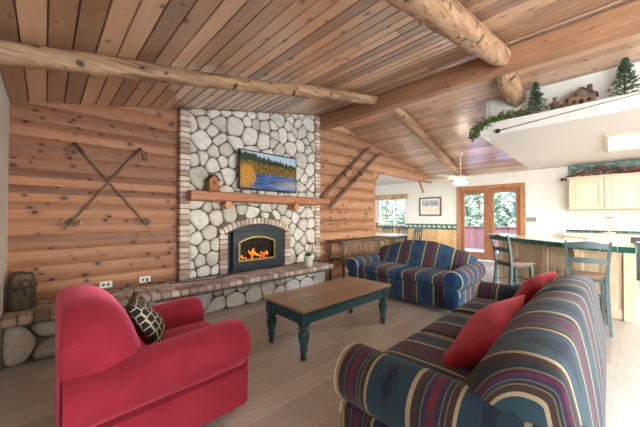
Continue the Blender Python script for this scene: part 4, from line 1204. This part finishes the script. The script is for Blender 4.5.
# ------------------------------------------------------------------ kitchen wall
uc = thing('wall_cabinet', 'pale maple wall cabinet with framed doors above the tiled backsplash', 'cabinet', (8.72, -.45, 1.41))
obj('cabinet_box', MB().box((8.59, -1.62, 1.41), (XF, .67, 2.13), .004), M['maple'], uc, world=True, smooth=0)
obj('crown_edge', MB().box((8.56, -1.63, 2.12), (XF, .69, 2.15), .004), M['maple'], uc, world=True, smooth=0)
for i in range(4):
    y1 = .655-i*.57; y0 = y1-.555
    mb = MB(); xa, xb = 8.565, 8.59; r_ = .07
    mb.box((xa, y0, 1.425), (xb, y0+r_, 2.105), .004); mb.box((xa, y1-r_, 1.425), (xb, y1, 2.105), .004); mb.box((xa, y0+r_, 1.425), (xb, y1-r_, 1.495), .004); mb.box((xa, y0+r_, 2.035), (xb, y1-r_, 2.105), .004)
    mb.box((xa+.02, y0+r_, 1.495), (xb, y1-r_, 2.035)); mb.box((xa+.012, y0+r_+.03, 1.525), (xb, y1-r_-.03, 2.005), .01)
    d = obj('cabinet_door', mb, M['maple'], uc, world=True)
    h = MB(); h.tube([(xa, y1-.012, 1.5), (xa-.008, y1-.012, 1.5), (xa-.008, y1-.012, 1.54), (xa, y1-.012, 1.54)], .006, 6); obj('hinge', h, M['chrome'], d, world=True); obj('hinge', MB().tube([(xa-.004, y1-.006, 2.03), (xa-.004, y1-.006, 2.07)], .005, 6), M['chrome'], d, world=True)
# garland
random.seed(31)
ga = thing('flower_garland', 'dusty red flower garland with leaves lying along the top of the kitchen wall cabinet', 'garland', (8.65, -.2, 2.15))
lv = MB(); fl = MB(); vn = MB()
pts = []
for i in range(30):
    y = .78-i*.075; pts.append((8.62+random.uniform(-.03, .03), y, 2.185+random.uniform(-.01, .02)-(.06 if y > .70 else 0)))
vn.tube(pts, .007, 6)
for i in range(900):
    y = random.uniform(-1.45, .80); bulge = .12*math.exp(-((y-.05)/.30)**2)+.03*math.sin(y*7)+.03; x = 8.64+random.uniform(-.06, .09); z = 2.165+random.uniform(0, .05+bulge)-(.07 if y > .70 else 0)
    a = Vector((random.gauss(0, 1), random.gauss(0, 1), random.gauss(0, 1))).normalized(); b = a.orthogonal().normalized(); s_ = random.uniform(.018, .038); c = Vector((x, y, z))
    lv.add([c-a*s_, c+b*s_*.5+a*.1*s_, c+a*s_, c-b*s_*.5], [(0, 1, 2, 3)])
for i in range(95):
    y = random.uniform(-1.4, .6); bulge = .12*math.exp(-((y-.05)/.30)**2)+.03; c = (8.60+random.uniform(-.03, .06), y, 2.18+random.uniform(0, .05+bulge)); r_ = random.uniform(.018, .036)
    fl.lathe([(0, -r_*.7), (r_*.8, -r_*.4), (r_, .1*r_), (r_*.6, r_*.6), (0, r_*.5)], c, 8)
obj('vine', vn, M['twig'], ga, world=True); obj('garland_leaves', lv, M['garland'], ga, world=True, smooth=0); obj('garland_flowers', fl, M['pinkfl'], ga, world=True)
# backsplash
mb = MB(); s = .152; z = .945
while z < 1.40:
    y = .705
    while y > -1.9: mb.box((XF-.009, y-s+.004, z), (XF, y, min(z+s-.004, 1.408)), .0015); y -= s
    z += s
struct('trim_7', mb, M['wtile'], smooth=0, label='white glazed tile backsplash')
struct('trim_8', MB().box((XF-.005, -1.9, .9), (XF+.001, .705, 1.41)), M['grout'], smooth=0)
# counter run
cr_ = thing('kitchen_counter', 'straight kitchen counter along the far wall with green tile edge', 'kitchen counter', (8.58, -.5, 0))
obj('counter_cabinet', MB().box((8.30, -.28, .0), (XF-.01, .72, .85), .004), M['maple'], cr_, world=True, smooth=0)
obj('counter_cabinet', MB().box((8.30, -1.9, .0), (XF-.01, -.90, .85), .004), M['maple'], cr_, world=True, smooth=0)
obj('counter_slab', MB().box((8.27, -1.9, .85), (XF-.01, .74, .90), .002), M['grout'], cr_, world=True, smooth=0)
mb = MB(); along([(8.27, .745), (8.27, -1.9)], mb, .852, .907, .15, .006, -.002, .012)
mb2 = MB(); y = .74
along([(8.878, .74), (8.878, -1.9)], mb2, .906, .945, .15, .006, 0, .015)
e = obj('green_edge_tiles', mb, M['gtile'], cr_, world=True, smooth=0); e['label'] = 'dark green glazed edge tiles'
obj('green_back_tiles', mb2, M['gtile'], cr_, world=True, smooth=0)['label'] = 'dark green tile upstand'
mb = MB(); x = 8.29
while x < 8.85:
    y = .735
    while y > -1.85: mb.box((x+.002, y-.146, .898), (min(x+.148, 8.86), y, .905), .001); y -= .15
    x += .15
obj('counter_tiles', mb, M['wtile'], cr_, world=True, smooth=0)
dw = thing('dishwasher', 'dark grey dishwasher front under the far kitchen counter', 'dishwasher', (8.5, -.59, 0))
obj('dishwasher_door', MB().box((8.27, -.892, .10), (8.88, -.288, .845), .008), M['dish'], dw, world=True)
obj('kick_plate', MB().box((8.33, -.89, 0), (8.8, -.29, .10)), M['black'], dw, world=True)
obj('door_handle', MB().tube([(8.27, -.84, .76), (8.235, -.83, .76), (8.235, -.35, .76), (8.27, -.34, .76)], .009, 8), M['chrome'], dw, world=True)
ph = thing('paper_towel_holder', 'upright wooden paper towel holder on the far kitchen counter', 'towel holder', (8.62, .02, .905))
obj('holder_base', MB().lathe([(0, 0), (.10, 0), (.10, .012), (.09, .02), (0, .02)], (0, 0, 0), 24), M['maple'], ph); obj('holder_rod', MB().lathe([(.013, .018), (.012, .30), (.022, .305), (.022, .33), (0, .335)], (0, 0, 0), 12), M['maple'], ph)
obj('holder_cap', MB().box((-.05, -.06, .31), (.05, .06, .335), .005), M['bird'], ph)

# ceiling light box
lb = thing('ceiling_light_box', 'wood-framed fluorescent light box on the flat kitchen ceiling', 'ceiling light', (6.6, -.5, 2.46))
mb = MB(); X0, X1, Y0, Y1 = 5.9, 7.35, -1.25, .05; z0, z1 = 2.425, 2.459
for a, b in (((X0, Y0, z0), (X0+.07, Y1, z1)), ((X1-.07, Y0, z0), (X1, Y1, z1)), ((X0+.07, Y1-.04, z0), (X1-.07, Y1, z1)), ((X0+.07, Y0, z0), (X1-.07, Y0+.04, z1))): mb.box(a, b, .004)
obj('light_frame', mb, M['maple'], lb, world=True)
obj('diffuser_panel', MB().box((X0+.07, Y0+.04, 2.445), (X1-.07, Y1-.04, 2.45)), M['diffuser'], lb, world=True, smooth=0)

# ------------------------------------------------------------------ ledge ornaments
def mini_pine(name, label, loc, h, r, seed, grp, stand=True):
    R = random.Random(seed); t = thing(name, label, 'artificial tree', loc, 0, grp)
    obj('trunk', MB().tube([(0, 0, .01), (0, 0, h*.97)], [.012, .003], 7), M['twig'], t)
    mb = MB()
    n = int(30+h*80); m_ = int(520*h/.5)
    for i in range(m_):
        f = R.random()**.8; z = h*(.10+.88*f); rr = r*(1-f)*1.0*R.uniform(.35, 1.05)+.012; a = R.uniform(0, 2*PI)
        tier = .8+.25*math.cos(z/h*2*PI*6.5); rr *= tier
        c = Vector((rr*math.cos(a), rr*math.sin(a), z-.25*rr)); d = Vector((math.cos(a), math.sin(a), R.uniform(-.3, .7))).normalized(); s = d.cross(Vector((0, 0, 1))).normalized()
        L = R.uniform(.022, .045); mb.add([c-d*L, c+s*.009, c+d*L*.7, c-s*.009], [(0, 1, 2, 3)]); u = s.cross(d); mb.add([c-d*L, c+u*.009, c+d*L*.7, c-u*.009], [(0, 1, 2, 3)])
    obj('needles', mb, M['leafdk'], t, smooth=0)
    obj('stand', MB().box((-.05, -.05, 0), (.05, .05, .03), .005), M['twig'], t)
LZ = 2.632
mini_pine('miniature_pine', 'miniature pine tree on the white ledge beside the ivy, nearest the thick log', (4.80, .70, LZ), .465, .15, 1, 'miniature pines on the ledge')
mini_pine('miniature_pine', 'miniature pine tree on the white ledge at the right of the little cabin', (4.80, -.13, LZ), .47, .16, 2, 'miniature pines on the ledge')
cbn = thing('toy_log_cabin', 'little brown log cabin with a chimney standing on the white ledge between two pines', 'ornament', (4.85, .24, LZ), -PI/2)
mb = MB()
for k in range(6):
    z = .012+k*.022
    for s in (-1, 1): mb.tube([(-.13, s*.06, z), (.13, s*.06, z)], .0115, 6); mb.tube([(s*.11, -.08, z+.011), (s*.11, .08, z+.011)], .0115, 6)
mb.prism([(-.105, 0), (-.105, .13), (.105, .13), (.105, 0)], -.052, .052, 'Y'); obj('cabin_walls', mb, M['cabin'], cbn)
mb = MB()
for s in (-1, 1):
    Rm = Matrix.Translation((0, 0, .235)) @ Matrix.Rotation(s*math.radians(38), 4, 'Y'); mb.box((0 if s > 0 else -.19, -.09, -.005), (.19 if s > 0 else 0, .09, .006), .002, Rm)
mb.prism([(-.12, .13), (0, .225), (.12, .13)], -.06, .06, 'Y')
obj('cabin_roof', mb, M['twig'], cbn); obj('cabin_chimney', MB().box((.05, -.03, .15), (.10, .03, .265), .004), M['barn'], cbn)
obj('cabin_door', MB().box((-.02, -.077, .0), (.02, -.07, .085)), M['black'], cbn); obj('cabin_window', MB().box((.05, -.077, .05), (.085, -.07, .085)), M['black'], cbn); obj('cabin_window', MB().box((-.085, -.077, .05), (-.05, -.07, .085)), M['black'], cbn)
# figurine: small bear standing by a stump
bf_ = thing('bear_figurine', 'small grey-brown bear figurine on the white ledge between the pine and the cabin', 'figurine', (4.80, .50, LZ), -PI/2); bf_.scale = (1.15, 1.15, 1.15)
mb = MB(); mb.lathe([(0, 0), (.03, .005), (.036, .04), (.03, .085), (.02, .10), (0, .103)], (0, 0, .02), 12)
mb.lathe([(0, -.022), (.018, -.012), (.022, 0), (.016, .014), (0, .021)], (.004, -.012, .142), 12); mb.lathe([(0, 0), (.009, .003), (.006, .016), (0, .019)], (.004, -.03, .136), 8, 'Y', Matrix.Rotation(PI, 4, 'Z'))
for s in (-1, 1): mb.lathe([(0, 0), (.006, .002), (.004, .009), (0, .01)], (s*.013+.004, -.010, .158), 6); mb.tube([(s*.028, -.005, .10), (s*.04, -.03, .075), (s*.03, -.045, .06)], [.011, .01, .007], 7); mb.tube([(s*.018, 0, .04), (s*.024, -.008, 0)], [.016, .012], 7)
obj('bear_body', mb, M['barn'], bf_, smooth=60); obj('stump', MB().tube([(.055, .01, 0), (.055, .01, .07)], [.028, .022], 9, jitter=.06), M['skiwood'], bf_)
# ivy
random.seed(44)
iv = thing('ivy_garland', 'trailing green ivy garland spilling over the left end of the white ledge', 'ivy', (4.75, 1.2, LZ))
vn = MB(); lv = MB(); path = [(4.80, .78, 2.68), (4.78, .92, 2.70), (4.74, 1.05, 2.70), (4.72, 1.18, 2.68), (4.67, 1.28, 2.64), (4.66, 1.40, 2.58), (4.66, 1.46, 2.46)]
vn.tube(path, .005, 6)
for i in range(900):
    k = random.random()*(len(path)-1); j = int(k); f = k-j; p = Vector(path[j]).lerp(Vector(path[j+1]), f)+Vector((random.gauss(0, .022), random.gauss(0, .035), random.gauss(0, .035)))
    if random.random() < .06: p += Vector((-.03, 0, -.06)) 
    a = Vector((random.gauss(0, 1), random.gauss(0, 1), random.gauss(0, 1))).normalized(); b = a.orthogonal().normalized(); s_ = random.uniform(.014, .028)
    lv.add([p-a*s_, p+b*s_*.8, p+a*s_, p-b*s_*.8], [(0, 1, 2, 3)])
obj('ivy_vine', vn, M['twig'], iv, world=True); obj('ivy_leaves', lv, M['ivy'], iv, world=True, smooth=0)
# fishing rod
fr_ = thing('fishing_rod', 'thin dark fishing rod with a reel mounted along the white ledge face', 'fishing rod', (4.67, 1.1, 2.5))
obj('rod_shaft', MB().tube([(4.668, 1.13, 2.487), (4.668, .95, 2.505), (4.668, -.9, 2.66)], [.009, .006, .002], 7), M['leather'], fr_, world=True)
mb = MB().lathe([(0, -.012), (.03, -.012), (.032, -.006), (.018, 0), (.032, .006), (.03, .012), (0, .012)], (4.655, 1.12, 2.485), 16, 'X'); mb.tube([(4.64, 1.12, 2.485), (4.63, 1.145, 2.465)], .004, 6)
obj('reel', mb, M['black'], fr_, world=True)

# ------------------------------------------------------------------ ceiling fan
fx, fy = 7.0, 2.45; fz = zc(fx)
fn = thing('ceiling_fan', 'white ceiling fan with lit glass shades hanging in front of the french doors', 'ceiling fan', (fx, fy, fz))
obj('canopy', MB().lathe([(0, .03), (.07, .02), (.065, -.03), (.02, -.06), (0, -.06)], (0, 0, 0), 20), M['fan'], fn)
obj('downrod', MB().tube([(0, 0, -.04), (0, 0, -.52)], .012, 10), M['fan'], fn)
zh = 2.16-fz
obj('motor_housing', MB().lathe([(0, .08), (.05, .075), (.10, .05), (.115, .01), (.10, -.03), (.05, -.05), (0, -.055)], (0, 0, zh), 24), M['fan'], fn)
for i in range(5):
    a = 2*PI*i/5+.35; Rm = Matrix.Rotation(a, 4, 'Z') @ Matrix.Rotation(math.radians(9), 4, 'X'); mb = MB()
    rings = []
    for u, w_ in ((.15, .045), (.2, .06), (.45, .068), (.76, .07), (.80, .05)):
        rings.append([tuple(Vector((0, 0, zh+.01))+Rm @ Vector((u, s*w_, q))) for s, q in ((-1, -.004), (1, -.004), (1, .004), (-1, .004))])
    b = obj('fan_blade', mb.loft(rings), M['fanblade'], fn)
    obj('blade_iron', MB().box((.08, -.018, -.008), (.20, .018, .0), .002, Matrix.Translation((0, 0, zh+.0)) @ Rm), M['fan'], b)
for i in range(4):
    a = 2*PI*i/4+.5; c = Vector((.095*math.cos(a), .095*math.sin(a), zh-.10)); Rm = Matrix.Rotation(a, 4, 'Z') @ Matrix.Rotation(math.radians(35), 4, 'Y').inverted()
    obj('lamp_shade', MB().lathe([(.018, .04), (.03, .03), (.042, 0), (.052, -.035), (.05, -.036), (.04, -.002), (.025, .02), (.016, .03)], c, 16, 'Z', Rm), M['lamp'], fn)
obj('light_fitter', MB().lathe([(0, 0), (.05, 0), (.045, -.05), (0, -.06)], (0, 0, zh-.045), 16), M['fan'], fn)

# ------------------------------------------------------------------ picture and valance
pc = thing('framed_picture', 'dark framed landscape print on the white wall between the nook window and the doors', 'picture', (XF, 4.06, 1.58))
py0, py1, pz0, pz1 = 3.69, 4.42, 1.28, 1.88
mb = MB(); window_frame(mb, XF-.03, XF-.0, py0, py1, pz0, pz1, t=.045); obj('picture_frame', mb, M['twig'], pc, world=True)
obj('mat_board', MB().box((XF-.012, py0+.04, pz0+.04), (XF-.004, py1-.04, pz1-.04)), M['kwhite'], pc, world=True, smooth=0)
obj('print', MB().box((XF-.015, py0+.10, pz0+.11), (XF-.010, py1-.10, pz1-.10)), M['art'], pc, world=True, smooth=0, uv=lambda c: ((-c.y+.3)/.55, (c.z+.22)/.42))
mb = MB(); pts = [(XF-.10+.012*math.sin(y*40), y) for y in [4.84+i*.025 for i in range(51)]]
mb.loft([[(x, y, 1.86+.012*math.sin(y*25)) for x, y in pts]+[(XF-.02, y, 1.87) for x, y in reversed(pts)], [(x, y, 2.03) for x, y in pts]+[(XF-.001, y, 2.03) for x, y in reversed(pts)]])
tag(obj('window_valance', mb, M['valance'], smooth=60), 'leaf-patterned tan valance over the dining nook window', 'valance')

# ------------------------------------------------------------------ dining set in the nook
dt = thing('dining_table', 'dining table with dark legs in the nook beyond the log wall', 'dining table', (7.35, 4.85, 0))
obj('table_top', MB().box((-.42, -.72, .70), (.42, .72, .735), .01), M['maple'], dt)
obj('table_apron', MB().box((-.36, -.64, .61), (.36, .64, .70), .004), M['greenchair'], dt)
for sx in (-1, 1):
    for sy in (-1, 1): obj('leg', MB().lathe([(0, 0), (.022, 0), (.03, .1), (.036, .35), (.03, .5), (.045, .55), (.045, .64), (0, .65)], (sx*.33, sy*.60, 0), 12), M['greenchair'], dt)
def dchair(label, loc, rz):
    t = thing('dining_chair', label, 'dining chair', loc, rz, 'green dining chairs around the nook table')
    obj('seat', MB().box((-.21, -.2, .43), (.21, .21, .46), .012), M['seatwood'], t)
    for s in (-1, 1):
        obj('leg', MB().tube([(s*.18, .18, 0), (s*.175, .175, .43)], [.015, .02], 8), M['greenchair'], t)
        obj('leg', MB().tube([(s*.18, -.22, 0), (s*.175, -.18, .45), (s*.19, -.25, .90)], [.016, .02, .016], 8), M['greenchair'], t)
    rings = []
    for i in range(13):
        u = -1+2*i/12; tp = .90+.05*math.cos(u*PI/2); x = u*.185; rings.append([(x, -.255, .83), (x, -.235, .83), (x, -.235, tp), (x, -.255, tp)])
    obj('crest_rail', MB().loft(rings), M['greenchair'], t)
    for x in (-.1, 0, .1): obj('back_spindle', MB().box((x-.018, -.235, .46), (x+.018, -.215, .85), .003), M['greenchair'], t)
    for s in (-1, 1): obj('stretcher', MB().tube([(s*.18, -.2, .2), (s*.178, .18, .2)], .01, 6), M['greenchair'], t)
    return t
d0 = dchair('green dining chair pulled out at the end of the nook table nearest the doors', (7.42, 3.95, 0), math.radians(-5))
dup(d0, (8.1, 4.72, 0), math.radians(90), 'green dining chair behind the nook table, the one nearer the picture')
dup(d0, (8.1, 5.28, 0), math.radians(90), 'green dining chair behind the nook table, directly under the window')

# ------------------------------------------------------------------ outside
struct('ground', MB().box((XL-14, -16, -.6), (44, 26, -.5)), M['ground'], smooth=0)
mb = MB(); y = -1.0
x = XF+.16
while x < 12.4: mb.box((x, -1.5, -.08), (x+.135, 5.0, -.03), .003); x += .142
struct('deck_floor', mb, M['deck'], smooth=0)
fe = thing('deck_fence', 'reddish board fence around the deck outside the french doors', 'fence', (12.3, 2, -.03))
mb = MB(); y = -1.5
while y < 4.9: mb.box((12.28, y, -.03), (12.30, y+.135, .84), .002); y += .14
obj('fence_boards', mb, M['fence'], fe, world=True, smooth=0)
obj('fence_cap', MB().box((12.22, -1.5, .84), (12.36, 4.95, .88), .004), M['fence'], fe, world=True)
for y in (-1.4, .2, 1.8, 3.4, 4.9): obj('fence_post', MB().box((12.3, y-.045, -.03), (12.39, y+.045, .84), .004), M['fence'], fe, world=True)
def tree(loc, h, r, seed, mat, label, conifer=True):
    R = random.Random(seed); t = thing('forest_tree', label, 'tree', loc, 0, 'trees outside the glass')
    obj('trunk', MB().tube([(0, 0, 0), (.05, .02, h*.5), (0, 0, h*.95)], [.16, .11, .02], 10, jitter=.05), M['trunk'], t)
    mb = MB()
    for i in range(2600):
        f = R.random(); z = h*(.10+.9*f) if conifer else h*(.15+.8*f)
        rr = (r*(1-f*.9) if conifer else r*math.sin(PI*min(1, f*.9+.1))**.5)*R.uniform(.3, 1)**.6; a = R.uniform(0, 2*PI)
        c = Vector((rr*math.cos(a), rr*math.sin(a), z)); d = Vector((R.gauss(0, 1), R.gauss(0, 1), R.gauss(0, .6))).normalized(); b = d.orthogonal().normalized(); s = R.uniform(.08, .2)
        mb.add([c-d*s, c+b*s*.5, c+d*s, c-b*s*.5], [(0, 1, 2, 3)])
    obj('foliage', mb, M[mat], t, smooth=0)
TR = [((15.5, 4.6, -.5), 6, 1.7, 'foli1', 'pale green leafy tree behind the left french door'), ((15.0, 1.6, -.5), 5, 1.5, 'foli2', 'blue-green bushy tree close behind the right french door'),
      ((19, 7.6, -.5), 8, 2.2, 'foli2', 'tall blue-green conifer between the two views'), ((20, 3.2, -.5), 9, 2.4, 'foli1', 'tall pale tree further behind the fence'),
      ((16, 10.2, -.5), 6, 1.7, 'foli1', 'leafy tree seen through the dining nook window'), ((22, 14.5, -.5), 9, 2.6, 'foli2', 'dark tall tree deep behind the nook window'),
      ((18.5, -1.2, -.5), 7, 2.0, 'foli2', 'conifer at the right behind the deck fence'), ((14.6, 7.9, -.5), 2.4, 1.1, 'foli1', 'low green bush below the nook window'), ((25, 9, -.5), 11, 3.2, 'foli1', 'largest pale tree far in the forest'), ((26, 2, -.5), 11, 3.2, 'foli2', 'largest dark tree far behind the deck')]
for i, (l, h, r, m_, lab) in enumerate(TR): tree(l, h, r, i+50, m_, lab, i % 2 == 0)

# ------------------------------------------------------------------ light
wd = bpy.data.worlds.new('World'); SC.world = wd; wd.use_nodes = True; t = wd.node_tree
bg = t.nodes['Background']; sk = t.nodes.new('ShaderNodeTexSky'); sk.sky_type = 'NISHITA'; sk.sun_elevation = math.radians(48); sk.sun_rotation = math.radians(200); sk.sun_disc = False; sk.air_density = 1.2; sk.dust_density = 2.5
t.links.new(sk.outputs[0], bg.inputs[0]); bg.inputs[1].default_value = 2.4
def area(name, loc, rot, sx, sy, power, col=(1, 1, 1)):
    l = bpy.data.lights.new(name, 'AREA'); l.shape = 'RECTANGLE'; l.size = sx; l.size_y = sy; l.energy = power; l.color = col
    o = bpy.data.objects.new(name, l); COL.objects.link(o); o.location = loc; o.rotation_euler = rot; return o
area('added_window_fill', (3.1, YS-.2, 1.3), (math.radians(90), 0, PI), 4.8, 1.75, 300, (.9, .96, 1)).rotation_euler = (math.radians(-90), 0, PI)  # added fill lamp outside the invented rear window
area('added_window_fill', (XL-.2, -3.2, 1.3), (0, math.radians(-90), 0), 1.5, 4.2, 270, (.9, .96, 1))  # added fill lamp outside the invented left window, brightens the far ceiling slope
su = bpy.data.lights.new('sun', 'SUN'); su.energy = 1.6; su.angle = .02; su.color = (1, .95, .88); so = bpy.data.objects.new('sun', su); COL.objects.link(so); so.rotation_euler = (math.radians(42), 0, math.radians(110))
def bulb(loc, p, r=.05, col=(1, .87, .7)):
    l = bpy.data.lights.new('bulb', 'POINT'); l.energy = p; l.shadow_soft_size = r; l.color = col; o = bpy.data.objects.new('bulb', l); COL.objects.link(o); o.location = loc
area('kitchen_tube_light', (6.6, -.6, 2.38), (0, 0, 0), 1.3, 1.1, 45, (1, .97, .93))

# ------------------------------------------------------------------ camera
cam = bpy.data.cameras.new('camera'); cam.sensor_width = 36; cam.lens = 36*282.27/640; cam.clip_start = .02; cam.clip_end = 200
co = bpy.data.objects.new('camera', cam); COL.objects.link(co); co.location = (0, 0, 1.25)
co.rotation_euler = (math.radians(90+.6656), 0, 0)
yaw = math.radians(44.19); pit = math.radians(.6656)
co.rotation_euler = (PI/2+pit, math.radians(.168)*0, -yaw)
SC.camera = co
SC.view_settings.view_transform = 'Standard'; SC.view_settings.look = 'None'; SC.view_settings.gamma = 1; SC.view_settings.use_curve_mapping = False
SC.view_settings.exposure = 0.7
